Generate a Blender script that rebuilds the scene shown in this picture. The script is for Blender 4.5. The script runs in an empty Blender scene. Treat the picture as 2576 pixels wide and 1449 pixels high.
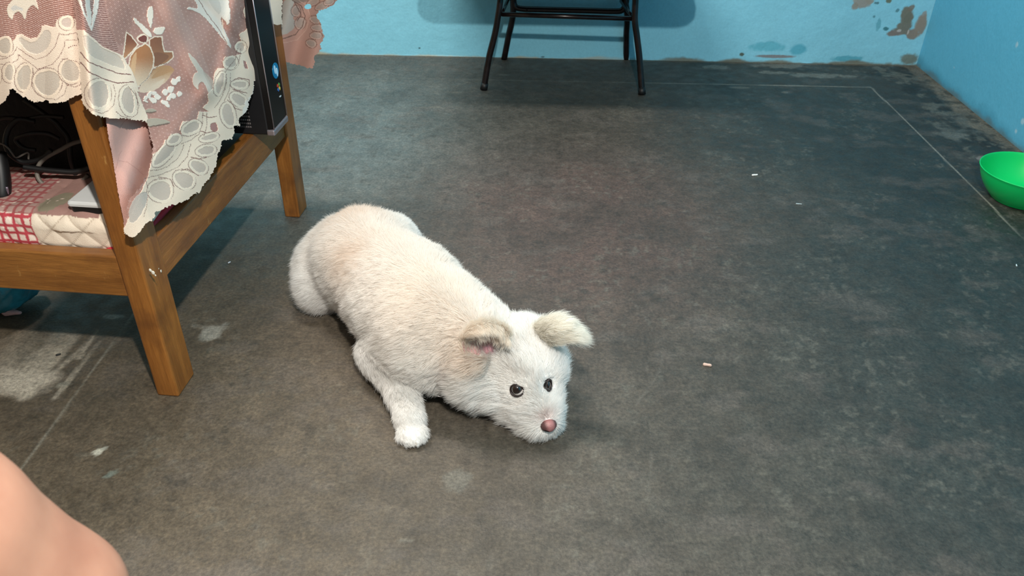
import bpy, math, random
import numpy as np
from mathutils import Matrix, Vector
random.seed(4)
RNG = np.random.default_rng(7)
SC = bpy.context.scene
COL = SC.collection

# ------------------------------------------------------------------ camera
H, F, CX, CY = 0.95, 2000.0, 1288.0, 724.5
def nrm(v):
    v = np.array(v, float); return v / np.linalg.norm(v)
_Y = nrm([65, -1337, F]); _dx = -38.0
_U = -nrm([_dx, (F * F + 65 * _dx) / 1337, F])
R = np.array([np.cross(_Y, _U), _Y, _U])          # camera axes -> world
CAM = np.array([0, 0, H])
cam_d = bpy.data.cameras.new('camera'); cam = bpy.data.objects.new('camera', cam_d); COL.objects.link(cam)
M = Matrix([[R[0, 0], -R[0, 1], -R[0, 2], 0], [R[1, 0], -R[1, 1], -R[1, 2], 0], [R[2, 0], -R[2, 1], -R[2, 2], H], [0, 0, 0, 1]])
cam.matrix_world = M
cam_d.sensor_width = 36; cam_d.lens = F / 2576 * 36
cam_d.clip_start = 0.05; cam_d.clip_end = 40
cam_d.dof.use_dof = True; cam_d.dof.focus_distance = 1.5; cam_d.dof.aperture_fstop = 11
SC.camera = cam

# ------------------------------------------------------------------ light
SC.view_settings.view_transform = 'Standard'; SC.view_settings.look = 'None'
SC.view_settings.gamma = 1; SC.view_settings.use_curve_mapping = False
SC.view_settings.exposure = 0.80
W = bpy.data.worlds.new('world'); SC.world = W; W.use_nodes = True
W.node_tree.nodes['Background'].inputs[0].default_value = (1.0, 0.97, 0.92, 1)
W.node_tree.nodes['Background'].inputs[1].default_value = 0.08
def lamp(name, kind, loc, power, color, size, rot=None, sy=None):
    d = bpy.data.lights.new(name, kind); d.energy = power; d.color = color
    if kind == 'AREA':
        d.shape = 'RECTANGLE'; d.size = size; d.size_y = sy or size
    else:
        d.shadow_soft_size = size
    o = bpy.data.objects.new(name, d); o.location = loc
    if rot: o.rotation_euler = rot
    COL.objects.link(o); return o
lamp('bulb_lamp', 'POINT', (0.08, 0.05, 1.56), 76.0, (1.0, 0.95, 0.87), 0.025)
lamp('ceiling_fill', 'AREA', (-1.0, 1.9, 2.6), 44.0, (1.0, 0.94, 0.86), 1.2, (0, 0, 0), 0.3)  # added fill light, no such fitting seen; brightens the left side

# ------------------------------------------------------------------ geometry helpers
def ray(px, py):
    px = np.asarray(px, float); py = np.asarray(py, float)
    c = np.stack([px - CX, py - CY, np.full(px.shape, F)], -1) / F
    return c @ R.T
def at(px, py, z=0.0):                               # surveyed point at height z
    d = ray(px, py); return CAM + (z - H) / d[..., 2:3] * d if d.ndim > 1 else CAM + (z - H) / d[2] * d
def on_y(px, py, Y):
    d = ray(px, py); return CAM + Y / d[1] * d
def on_x(px, py, X):
    d = ray(px, py); return CAM + X / d[0] * d
def pr(P):
    q = (np.asarray(P, float) - CAM) @ R
    return CX + F * q[..., 0] / q[..., 2], CY + F * q[..., 1] / q[..., 2]
TO = np.array([-.608, 1.047, 0]); E1 = nrm([.722, -.052, 0]); E2 = nrm([.052, .722, 0]); E3 = np.array([0, 0, 1.0])
def T(s, t, z): return TO + E1 * s + E2 * t + E3 * z     # table coordinates
def toT(P):
    d = P - TO; return np.stack([d @ E1, d @ E2, P[..., 2]], -1)

def s2l(c):
    c = np.asarray(c, float); c = c / 255.0 if c.max() > 1.001 else c
    return np.where(c <= .04045, c / 12.92, ((c + .055) / 1.055) ** 2.4)
def hash3(ix, iy, iz, seed):
    n = (ix * 374761393 + iy * 668265263 + iz * 2147483647 + seed * 974634777) & 0xffffffff
    n = ((n ^ (n >> 13)) * 1274126177) & 0xffffffff
    n = ((n ^ (n >> 16)) * 2246822519) & 0xffffffff
    return ((n ^ (n >> 15)) & 0xffffff) / float(0xffffff)
def vnoise(P, scale, seed=0):                        # value noise in [-1,1]
    p = np.asarray(P, float) * scale + 1000.0
    i = np.floor(p).astype(np.int64); f = p - i; f = f * f * (3 - 2 * f)
    out = 0
    for dx in (0, 1):
        for dy in (0, 1):
            for dz in (0, 1):
                w = (f[..., 0] if dx else 1 - f[..., 0]) * (f[..., 1] if dy else 1 - f[..., 1]) * (f[..., 2] if dz else 1 - f[..., 2])
                out = out + w * hash3(i[..., 0] + dx, i[..., 1] + dy, i[..., 2] + dz, seed)
    return out * 2 - 1
def fbm(P, scale, seed=0, octv=4):
    a, s, o = 1.0, scale, 0
    for k in range(octv):
        o = o + a * vnoise(P, s, seed + k * 17); a *= .55; s *= 2.07
    return o / 1.9
def sstep(a, b, x):
    t = np.clip((x - a) / (b - a), 0, 1); return t * t * (3 - 2 * t)

def mesh_obj(name, V, Fc, material, parent=None, smooth=True, colors=None, origin=None):
    V = np.asarray(V, float)
    me = bpy.data.meshes.new(name)
    if origin is not None: V = V - np.asarray(origin)
    if isinstance(Fc, np.ndarray):
        k = Fc.shape[1]
        me.vertices.add(len(V)); me.vertices.foreach_set('co', V.astype(np.float32).ravel())
        me.loops.add(Fc.size); me.loops.foreach_set('vertex_index', Fc.astype(np.int32).ravel())
        me.polygons.add(len(Fc)); me.polygons.foreach_set('loop_start', np.arange(0, Fc.size, k, dtype=np.int32))
        me.update(calc_edges=True)
    else:
        me.from_pydata([tuple(v) for v in V], [], Fc)
    me.validate()
    if smooth: me.polygons.foreach_set('use_smooth', [True] * len(me.polygons))
    if colors is not None:
        a = me.color_attributes.new('col', 'FLOAT_COLOR', 'POINT')
        c = np.ones((len(V), 4), np.float32); c[:, :3] = colors
        a.data.foreach_set('color', c.ravel())
    if material: me.materials.append(material)
    o = bpy.data.objects.new(name, me); COL.objects.link(o)
    if origin is not None: o.location = origin
    if parent is not None:
        o.parent = parent
        if origin is None: o.matrix_parent_inverse = Matrix.Translation(-Vector(parent.location))
        else: o.location = Vector(origin) - Vector(parent.location)
    return o
def thing(name, label, cat, loc, group=None):
    o = bpy.data.objects.new(name, None); o.location = tuple(loc); o.empty_display_size = .05; COL.objects.link(o)
    o['label'] = label; o['category'] = cat
    if group: o['group'] = group
    return o
def tag(o, label, cat, group=None):
    o['label'] = label; o['category'] = cat
    if group: o['group'] = group
    return o
def struct(o): o['kind'] = 'structure'; return o

def bevel(o, w=.003, seg=2, ang=.6):
    m = o.modifiers.new('bevel', 'BEVEL'); m.width = w; m.segments = seg; m.limit_method = 'ANGLE'; m.angle_limit = ang
    return o
def box_vf(c0, c1, frame=None):
    V = [(x, y, z) for x in (c0[0], c1[0]) for y in (c0[1], c1[1]) for z in (c0[2], c1[2])]
    if frame: V = [frame(*v) for v in V]
    return np.array(V), [(0, 1, 3, 2), (4, 6, 7, 5), (0, 4, 5, 1), (2, 3, 7, 6), (0, 2, 6, 4), (1, 5, 7, 3)]
def box(name, c0, c1, material, parent=None, frame=None, bev=.003):
    V, Fc = box_vf(c0, c1, frame)
    o = mesh_obj(name, V, Fc, material, parent, smooth=False)
    if bev: bevel(o, bev)
    return o
def spline(pts, n):
    P = np.array(pts, float); m = len(P)
    Q = np.vstack([2 * P[0] - P[1], P, 2 * P[-1] - P[-2]]); out = []
    for u in np.linspace(0, m - 1, n):
        i = min(int(u), m - 2); f = u - i; a, b, c, d = Q[i:i + 4]
        out.append(.5 * (2 * b + (c - a) * f + (2 * a - 5 * b + 4 * c - d) * f * f + (3 * b - a - 3 * c + d) * f ** 3))
    return np.array(out)
def tube_vf(P, r, seg=12):
    P = np.array(P, float); n = len(P); r = np.broadcast_to(np.array(r, float), (n,))
    Tn = np.gradient(P, axis=0); Tn /= np.linalg.norm(Tn, axis=1)[:, None] + 1e-12
    u = np.cross(Tn[0], [0, 0, 1.0])
    if np.linalg.norm(u) < .1: u = np.cross(Tn[0], [0, 1.0, 0])
    V = []; a = np.linspace(0, 2 * math.pi, seg, endpoint=False)
    for i in range(n):
        u = u - Tn[i] * (u @ Tn[i]); u = u / np.linalg.norm(u); w = np.cross(Tn[i], u)
        V.append(P[i] + r[i] * (np.cos(a)[:, None] * u + np.sin(a)[:, None] * w))
    V = np.vstack(V); Fc = []
    for i in range(n - 1):
        for k in range(seg):
            k2 = (k + 1) % seg
            Fc.append((i * seg + k, i * seg + k2, (i + 1) * seg + k2, (i + 1) * seg + k))
    Fc.append(tuple(range(seg))[::-1]); Fc.append(tuple((n - 1) * seg + k for k in range(seg)))
    return V, Fc
def tube(name, P, r, material, parent=None, seg=12):
    V, Fc = tube_vf(P, r, seg); return mesh_obj(name, V, Fc, material, parent)
def lathe(name, prof, c, material, parent=None, seg=64):
    V = []; Fc = []; n = len(prof)
    for i, (r, z) in enumerate(prof):
        for k in range(seg):
            a = 2 * math.pi * k / seg; V.append((c[0] + r * math.cos(a), c[1] + r * math.sin(a), c[2] + z))
    for i in range(n - 1):
        for k in range(seg):
            k2 = (k + 1) % seg; Fc.append((i * seg + k, i * seg + k2, (i + 1) * seg + k2, (i + 1) * seg + k))
    return mesh_obj(name, V, Fc, material, parent)

# signed-distance tools -------------------------------------------------
def sd_cap(P, a, b, ra, rb):
    a = np.asarray(a, float); b = np.asarray(b, float); ab = b - a
    h = np.clip(((P - a) @ ab) / (ab @ ab + 1e-12), 0, 1)
    return np.linalg.norm(P - a - h[..., None] * ab, axis=-1) - (ra + (rb - ra) * h)
def smin(a, b, k):
    h = np.clip(.5 + .5 * (b - a) / k, 0, 1); return b + (a - b) * h - k * h * (1 - h)
def grad(f, P, e=1e-3):
    G = np.stack([f(P + [e, 0, 0]) - f(P - [e, 0, 0]), f(P + [0, e, 0]) - f(P - [0, e, 0]), f(P + [0, 0, e]) - f(P - [0, 0, e])], -1)
    return G / (np.linalg.norm(G, axis=-1)[..., None] + 1e-12)
def surfnet(f, lo, hi, h, project=2):
    lo = np.array(lo, float); n = np.ceil((np.array(hi) - lo) / h).astype(int) + 1
    ax = [lo[i] + h * np.arange(n[i]) for i in range(3)]
    G = np.stack(np.meshgrid(*ax, indexing='ij'), -1)
    D = np.concatenate([f(G[i:i + 8].reshape(-1, 3)).reshape(G[i:i + 8].shape[:3]) for i in range(0, n[0], 8)], 0)
    S = D < 0
    m = [k - 1 for k in n]
    cs = [(i, j, k) for i in (0, 1) for j in (0, 1) for k in (0, 1)]
    sub = lambda A, c: A[c[0]:c[0] + m[0], c[1]:c[1] + m[1], c[2]:c[2] + m[2]]
    cnt = sum(sub(S, c).astype(int) for c in cs); act = (cnt > 0) & (cnt < 8)
    idx = -np.ones(act.shape, np.int64); ii = np.argwhere(act); idx[act] = np.arange(len(ii))
    acc = np.zeros((len(ii), 3)); num = np.zeros(len(ii))
    for ca in cs:
        for d in range(3):
            if ca[d]: continue
            cb = list(ca); cb[d] = 1
            da = D[ii[:, 0] + ca[0], ii[:, 1] + ca[1], ii[:, 2] + ca[2]]; db = D[ii[:, 0] + cb[0], ii[:, 1] + cb[1], ii[:, 2] + cb[2]]
            x = (da < 0) != (db < 0); t = np.where(x, da / (da - db + 1e-20), 0)
            p = np.array(ca, float)[None].repeat(len(ii), 0); p[:, d] = t
            acc[x] += p[x]; num[x] += 1
    V = lo + (ii + acc / num[:, None]) * h
    Q = []
    for d in range(3):
        e = [0, 0, 0]; e[d] = 1
        a = S[:n[0] - e[0], :n[1] - e[1], :n[2] - e[2]]; b = S[e[0]:, e[1]:, e[2]:]
        w = np.argwhere(a != b); u, v = [(1, 2), (2, 0), (0, 1)][d]
        ok = (w[:, u] > 0) & (w[:, v] > 0) & (w[:, u] < m[u]) & (w[:, v] < m[v]); w = w[ok]
        flip = ~a[w[:, 0], w[:, 1], w[:, 2]]
        def g(du, dv):
            c = w.copy(); c[:, u] += du; c[:, v] += dv; return idx[c[:, 0], c[:, 1], c[:, 2]]
        q = np.stack([g(-1, -1), g(0, -1), g(0, 0), g(-1, 0)], 1)
        q[flip] = q[flip][:, ::-1]; Q.append(q)
    Q = np.vstack(Q); Q = Q[(Q >= 0).all(1)]
    for _ in range(project):
        V = V - grad(f, V) * np.clip(f(V), -h, h)[:, None]
    return V, Q

# materials ---------------------------------------------------------------
class NT:
    def __init__(s, name):
        s.m = bpy.data.materials.new(name); s.m.use_nodes = True; s.t = s.m.node_tree
        s.b = s.t.nodes['Principled BSDF']; s.l = s.t.links
        s.pos = None
    def n(s, typ, **kw):
        nd = s.t.nodes.new(typ)
        for k, v in kw.items():
            if k.startswith('_'): setattr(nd, k[1:], v)
            else: nd.inputs[k.replace('__', ' ')].default_value = v
        return nd
    def P(s):
        if s.pos is None: s.pos = s.n('ShaderNodeNewGeometry').outputs['Position']
        return s.pos
    def noise(s, scale, detail=4, rough=.55, vec=None, stretch=None):
        v = vec or s.P()
        if stretch:
            mp = s.n('ShaderNodeMapping'); s.l.new(v, mp.inputs[0]); mp.inputs['Scale'].default_value = stretch; v = mp.outputs[0]
        nd = s.n('ShaderNodeTexNoise', Scale=scale, Detail=detail, Roughness=rough); s.l.new(v, nd.inputs['Vector']); return nd.outputs['Fac']
    def ramp(s, fac, stops):
        r = s.n('ShaderNodeValToRGB'); s.l.new(fac, r.inputs[0]); e = r.color_ramp.elements
        while len(e) < len(stops): e.new(.5)
        for el, (p, c) in zip(e, stops):
            el.position = p; el.color = tuple(c) + (1,) if len(c) == 3 else c
        return r.outputs[0]
    def mix(s, fac, a, b, mode='MIX'):
        x = s.n('ShaderNodeMix', _data_type='RGBA', _blend_type=mode)
        for i, v in ((0, fac), (6, a), (7, b)):
            if isinstance(v, (int, float)): x.inputs[i].default_value = v
            elif isinstance(v, (tuple, list, np.ndarray)): x.inputs[i].default_value = tuple(v)[:3] + (1,)
            else: s.l.new(v, x.inputs[i])
        return x.outputs[2]
    def color(s, v):
        if isinstance(v, (tuple, list, np.ndarray)): s.b.inputs['Base Color'].default_value = tuple(v)[:3] + (1,)
        else: s.l.new(v, s.b.inputs['Base Color'])
    def bump(s, fac, dist, strength=1.0):
        b = s.n('ShaderNodeBump', Strength=strength, Distance=dist); s.l.new(fac, b.inputs['Height']); s.l.new(b.outputs[0], s.b.inputs['Normal'])
    def attr(s, name='col'):
        return s.n('ShaderNodeAttribute', _attribute_name=name).outputs['Color']
    def set(s, **kw):
        for k, v in kw.items(): s.b.inputs[k.replace('_', ' ')].default_value = v
        return s
def simple(name, rgb, rough=.5, metal=0, var=.12, scale=60, bump=0, **kw):
    m = NT(name); c = s2l(rgb); m.set(Roughness=rough, Metallic=metal, **kw)
    m.color(m.ramp(m.noise(scale), [(.3, c * (1 - var)), (.7, np.minimum(c * (1 + var), 1))]))
    if bump: m.bump(m.noise(scale * 3), bump)
    return m.m
# ------------------------------------------------------------------ the room
def grid_mesh(name, U, Vv, fn, colfn, mat):
    uu, vv = np.meshgrid(U, Vv, indexing='ij'); P = fn(uu.ravel(), vv.ravel()); c = colfn(P)
    nu, nv = len(U), len(Vv); i = np.arange(nu * nv).reshape(nu, nv)
    Q = np.stack([i[:-1, :-1], i[1:, :-1], i[1:, 1:], i[:-1, 1:]], -1).reshape(-1, 4)
    return mesh_obj(name, P, Q, mat, colors=c, smooth=False)
XR, YB, ZC, XL, YF = 1.45, 2.99, 2.75, -2.7, -1.7
def lin(a, b, st): return np.arange(a, b, st)
def seg_dist(x, y, a, b):
    a = np.array(a); b = np.array(b); ab = b - a; h = np.clip(((x - a[0]) * ab[0] + (y - a[1]) * ab[1]) / (ab @ ab), 0, 1)
    return np.hypot(x - a[0] - h * ab[0], y - a[1] - h * ab[1]), h
def floor_col(P):
    x, y = P[:, 0], P[:, 1]
    n1 = fbm(P, 2.2, 1); n2 = fbm(P, 9, 5); n3 = fbm(P * [1, .45, 1], 26, 9); n4 = fbm(P, 60, 13, 3)
    c = np.array(s2l([90, 84, 75]))[None].repeat(len(P), 0)
    def blend(col, w):
        nonlocal c; c = c * (1 - w[:, None]) + s2l(col)[None] * w[:, None]
    # stains and tints; lighter warm left and darker teal right partly paint in lighting
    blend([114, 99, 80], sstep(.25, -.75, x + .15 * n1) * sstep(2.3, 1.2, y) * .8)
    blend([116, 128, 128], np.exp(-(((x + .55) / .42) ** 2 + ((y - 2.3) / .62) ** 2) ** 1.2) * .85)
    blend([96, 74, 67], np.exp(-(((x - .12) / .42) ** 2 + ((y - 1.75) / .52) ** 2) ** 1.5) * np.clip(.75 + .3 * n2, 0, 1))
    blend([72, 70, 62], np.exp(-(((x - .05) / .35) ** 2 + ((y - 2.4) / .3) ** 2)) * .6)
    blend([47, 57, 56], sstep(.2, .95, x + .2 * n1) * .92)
    blend([66, 66, 60], sstep(.12, .0, np.abs(y - 2.85) - .1) * sstep(.2, .6, x) * np.clip(.6 + .4 * n2, 0, 1))
    blend([54, 54, 49], sstep(1.16, 1.24, x + .02 * n3) * np.clip(.75 + .5 * n2, 0, 1))
    c = c * (1 + .26 * n2 + .20 * n3 + .14 * n4)[:, None]
    # pale flaked speckle, near
    fl = sstep(.18, .5, fbm(P, 75, 31, 3)) * sstep(-.2, .4, n2 + .3 * n1)
    blend([124, 122, 112], fl * .36)
    blend([112, 104, 98], sstep(.15, .5, fbm(P * [1, 1.6, 1], 11, 33, 4)) * .30)
    blend([52, 50, 44], sstep(.35, .62, fbm(P, 34, 41, 3)) * .4)
    def spot(px, py, rx, ry, col, w=1.0, ang=0.0, soft=.5, rag=.5):
        nonlocal c
        o = at(px, py); dx, dy = x - o[0], y - o[1]
        ca, sa = math.cos(ang), math.sin(ang); u, v = (dx * ca + dy * sa) / rx, (-dx * sa + dy * ca) / ry
        m = np.hypot(u, v) < 2.2; idx = np.nonzero(m)[0]
        if not len(idx): return
        q = P[idx]; d = np.hypot(u[idx], v[idx]) + rag * fbm(q, .9 / min(rx, ry), 77, 3)
        k = sstep(1 + soft * .5, 1 - soft * .5, d) * w
        c[idx] = c[idx] * (1 - k[:, None]) + s2l(col)[None] * k[:, None]
    # whitewash smear by the table, with finger streaks
    for (a, b, w, k) in (((40, 960), (160, 850), .035, .75), ((70, 990), (185, 850), .016, .7), ((10, 930), (70, 850), .03, .45), ((110, 960), (235, 850), .009, .6), ((140, 1000), (250, 860), .006, .5), ((200, 900), (245, 830), .006, .5)):
        A, B = at(*a), at(*b); d, h = seg_dist(x, y, A[:2], B[:2])
        blend([224, 212, 192], sstep(w * 1.3, w * .3, d + w * .5 * n3 + .004 * n4) * k * (1 - .6 * h))
    spot(20, 960, .07, .035, [214, 202, 184], .8, 0, .8)
    spot(525, 840, .03, .035, [184, 180, 168], .75, .3, .5, .9)
    spot(285, 797, .022, .008, [176, 172, 160], .9, 0)
    spot(245, 1137, .008, .008, [236, 232, 214], .9); spot(264, 1128, .005, .004, [190, 188, 175], .9)
    spot(160, 968, .010, .008, [170, 165, 150], .8); spot(278, 1193, .010, .005, [150, 165, 155], .6, .9)
    spot(1152, 1210, .015, .020, [126, 126, 118], .5, .5, .9, 1.1)
    spot(1020, 1360, .01, .005, [150, 148, 138], .4)
    for s in ((1148, 233, .02, .012), (1270, 188, .02, .008), (1860, 220, .03, .012), (1975, 232, .012, .008), (1095, 270, .02, .01)):
        spot(*s, [128, 126, 116], .6)
    for s in ((1970, 165, .09, .03), (1950, 182, .06, .02), (2060, 190, .12, .02), (1800, 168, .05, .02)):
        spot(*s, [124, 126, 118], .75, 0, .5, .8)
    for s in ((2000, 178, .09, .02), (2250, 190, .10, .03), (1900, 172, .03, .01)):
        spot(*s, [36, 38, 34], .8, 0, .5, .8)
    # damp blotches along the right wall
    for (px, py, rx, ry, cc, w) in ((2410, 270, .03, .05, [38, 37, 32], .9), (2440, 312, .04, .09, [116, 115, 106], .7), (2390, 330, .04, .07, [104, 106, 100], .8), (2370, 245, .02, .03, [110, 108, 98], .7),
                                    (2340, 215, .03, .04, [96, 92, 82], .7), (2480, 360, .03, .08, [40, 38, 32], .8), (2335, 272, .02, .02, [110, 108, 98], .7), (2383, 286, .02, .015, [128, 124, 112], .8), (2300, 205, .02, .03, [100, 96, 86], .6),
                                    (2478, 400, .022, .022, [150, 142, 136], .95), (2405, 340, .05, .02, [120, 122, 116], .6), (2100, 172, .03, .015, [88, 84, 74], .6)):
        spot(px, py, rx, ry, cc, w, 0, .5, .7)
    spot(1290, 1120, .09, .03, [58, 56, 46], .5, 0, 1.0, .3)  # soft contact shade painted on the floor under the dog's chin
    # crumbled plaster along the foot of both walls
    rg = .012 * fbm(P, 18, 91)
    blend([34, 34, 30], sstep(.05, .4, fbm(P, 19, 93, 4)) * sstep(.24, .14, XR - x) * .8)
    blend([112, 112, 102], sstep(.12, .4, fbm(P, 24, 94, 4)) * sstep(.24, .14, XR - x) * .7)
    blend([130, 120, 104], sstep(.062, .036, (XR - x) + rg * 2.4) * np.clip(.85 + .5 * n3, 0, 1))
    blend([60, 56, 46], sstep(.1, .4, fbm(P, 40, 95, 3)) * sstep(.06, .04, XR - x) * .7)
    blend([118, 110, 96], sstep(.022, .006, (YB - y) + rg) * .8)
    # scored joint lines in the cement
    wob = .0018 * vnoise(P * [1, 1, 0], 9, 55) + .0004 * vnoise(P, 60, 56)
    brk = np.clip(.75 + .7 * vnoise(P, 13, 57), .15, 1)
    l1 = sstep(.0030, .0014, np.abs(x - 1.195 + wob)) * (y < 2.735)
    l2 = sstep(.0055, .002, np.abs(y - 2.737 + wob)) * (x < 1.195) * np.clip(.35 + .5 * (x + .3), .2, .95)
    l3 = sstep(.0040, .0012, np.abs(x + .794 + wob)) * (y < 1.32) * (y > .6)
    blend([158, 156, 146], np.clip(l1 * brk, 0, 1)); blend([140, 138, 128], np.clip(l2 * brk, 0, 1)); blend([158, 152, 138], np.clip(l3 * brk, 0, 1) * .8)
    for pts in (((1545, 705), (1600, 770), (1625, 800), (1640, 830)), ((1668, 870), (1660, 935), (1600, 1020)), ((1640, 1140), (1630, 1230), (1650, 1262))):
        for a, b in zip(pts[:-1], pts[1:]):
            A, B = at(*a), at(*b); d, h = seg_dist(x, y, A[:2], B[:2])
            blend([128, 124, 116], sstep(.0026, .0006, d + .003 * n4) * .22)
    return np.clip(c * .585, .004, 1)
fm = NT('cement_floor')
fc = fm.attr()
fc = fm.mix(.55, fc, fm.ramp(fm.noise(170, 5, .7), [(.36, (.45, .45, .43)), (.5, (1, 1, 1)), (.66, (1.7, 1.7, 1.65))]), 'MULTIPLY')
fc = fm.mix(.5, fc, fm.ramp(fm.noise(60, 5, .7), [(.36, (.6, .6, .58)), (.5, (1, 1, 1)), (.64, (1.4, 1.4, 1.38))]), 'MULTIPLY')
fc = fm.mix(.4, fc, fm.ramp(fm.noise(14, 6, .7), [(.35, (.72, .72, .7)), (.65, (1.3, 1.3, 1.3))]), 'MULTIPLY')
fm.color(fc); fm.set(Roughness=.62)
fm.l.new(fm.ramp(fm.noise(30, 5, .6), [(.3, (.45,) * 3), (.7, (.75,) * 3)]), fm.b.inputs['Roughness'])
fm.bump(fm.noise(160, 5, .65), .0012)
gx = np.concatenate([lin(XL, -1.0, .1), lin(-1.0, XR, .0042), [XR]]); gy = np.concatenate([lin(YF, .58, .1), lin(.58, YB, .0048), [YB]])
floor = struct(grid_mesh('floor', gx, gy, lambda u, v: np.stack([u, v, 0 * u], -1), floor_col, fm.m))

def wall_paint(base):
    def f(P):
        c = np.array(s2l(base))[None].repeat(len(P), 0)
        n = fbm(P, 5, 3); n2 = fbm(P, 28, 8); z = P[:, 2]
        c = c * (1 + .05 * n + .04 * n2)[:, None]
        def blend(col, w):
            nonlocal c; c = c * (1 - w[:, None]) + s2l(col)[None] * w[:, None]
        if P[:, 1].min() > YB - .01:
            x = P[:, 0]
            def blob(px, py, rx, rz, col, w, rag=.5, soft=.25):
                o = on_y(px, py, YB); d = np.hypot((x - o[0]) / rx, (z - o[2]) / rz) + rag * (.8 * fbm(P, .5 / min(rx, rz), 21, 3) + .9 * fbm(P, 55, 22, 4))
                blend(col, sstep(1 + soft, 1 - soft, d) * w)
            # plaster showing through where the paint has flaked off
            blob(2168, 2, .030, .022, [146, 144, 138], .95); blob(2150, 16, .012, .012, [142, 140, 132], .95)
            blob(2188, 2, .014, .010, [146, 144, 136], .9)
            blob(2282, 45, .022, .034, [112, 116, 106], 1); blob(2268, 78, .034, .012, [116, 118, 110], 1); blob(2318, 62, .016, .034, [136, 130, 120], .95); blob(2277, 30, .014, .022, [112, 116, 106], 1); blob(2283, 50, .018, .02, [108, 112, 102], 1); blob(2275, 68, .026, .016, [112, 116, 108], 1)
            blob(2252, 84, .026, .010, [124, 120, 116], 1); blob(2296, 84, .018, .018, [132, 120, 108], .95); blob(2314, 60, .016, .03, [140, 132, 122], .9); blob(2326, 35, .008, .012, [146, 138, 128], .8)
            blob(2292, 20, .012, .012, [118, 110, 98], .9)
            blob(2262, 77, .008, .005, [190, 192, 192], .8); blob(2285, 80, .003, .008, [192, 190, 186], .8)
            blob(2207, 8, .010, .004, [52, 96, 104], .8, .7); blob(2235, 3, .010, .007, [96, 100, 70], .9)
            blob(2228, 73, .010, .007, [44, 112, 124], .9, .8); blob(2210, 62, .007, .022, [70, 150, 168], .6, .8); blob(2199, 42, .004, .004, [50, 110, 124], .7)
            blob(2258, 26, .006, .006, [50, 100, 110], .7, .8)
            blob(2010, 125, .03, .02, [56, 160, 186], .7, .3); blob(1930, 118, .06, .018, [66, 168, 190], .6, .4); blob(2130, 148, .06, .012, [52, 150, 172], .7, .5)
            blend([186, 176, 150], sstep(.006, -.006, z + .012 * fbm(P, 11, 44) - .004) * sstep(.5, .1, x) * .9)
            blend([110, 104, 84], sstep(.008, -.004, z + .018 * fbm(P, 13, 45) - .006) * sstep(.25, .6, x) * .9)
            blob(1950, 142, .07, .006, [122, 98, 92], .8, .3); blob(1866, 137, .008, .006, [70, 70, 40], .9, .5); blob(1365, 143, .006, .003, [60, 80, 90], .8)
            blob(1055, 121, .003, .003, [30, 60, 70], .9); blob(2290, 148, .03, .022, [104, 104, 84], .85, .5)
        else:
            y = P[:, 1]
            blend([60, 146, 176], np.clip(n2, 0, 1) * .35)
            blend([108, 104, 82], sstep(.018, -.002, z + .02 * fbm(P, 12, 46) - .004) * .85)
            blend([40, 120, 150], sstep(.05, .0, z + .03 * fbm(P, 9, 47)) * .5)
            for (px, py, r) in ((2573, 305, .009), (2556, 330, .006), (2558, 112, .006), (2400, 170, .003)):
                o = on_x(px, py, XR); blend([170, 200, 214], sstep(1.3, .7, np.hypot((y - o[1]) / r, (z - o[2]) / r) + .4 * n2) * .7)
        c = c * np.array([1, 1, 1]); return np.clip(c, .003, 1)
    return f
wm = NT('wall_paint')
wc = wm.mix(.35, wm.attr(), wm.ramp(wm.noise(120, 5, .7), [(.35, (.86, .88, .9)), (.65, (1.12, 1.12, 1.1))]), 'MULTIPLY')
wm.color(wc); wm.set(Roughness=.7); wm.bump(wm.noise(60, 6, .6), .0012)
BLUE = [134, 205, 228]
ux = np.concatenate([lin(XL, -1.0, .1), lin(-1.0, 1.0, .0035), lin(1.0, XR, .0017), [XR]]); uz = np.concatenate([lin(0, .26, .0022), lin(.26, ZC, .1), [ZC]])
struct(grid_mesh('wall_back', ux, uz, lambda u, v: np.stack([u, np.full_like(u, YB) + .0015 * fbm(np.stack([u, v, 0 * u], -1), 9, 2) * (v > .004), v], -1), wall_paint(BLUE), wm.m))
uy = np.concatenate([lin(YF, 1.9, .1), lin(1.9, YB, .004), [YB]]); uz = np.concatenate([lin(0, .5, .004), lin(.5, ZC, .1), [ZC]])
struct(grid_mesh('wall_right', uy, uz, lambda u, v: np.stack([np.full_like(u, XR), u, v], -1), wall_paint([88, 172, 204]), wm.m))
struct(grid_mesh('wall_left', np.array([YF, 0, YB]), np.array([0, 1, ZC]), lambda u, v: np.stack([np.full_like(u, XL), u, v], -1), lambda P: np.tile(s2l([150, 128, 104]), (len(P), 1)), wm.m))
struct(grid_mesh('ceiling', np.array([XL, 0, XR]), np.array([YF, 0, YB]), lambda u, v: np.stack([u, v, np.full_like(u, ZC)], -1), lambda P: np.full((len(P), 3), .7), wm.m))

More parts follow.
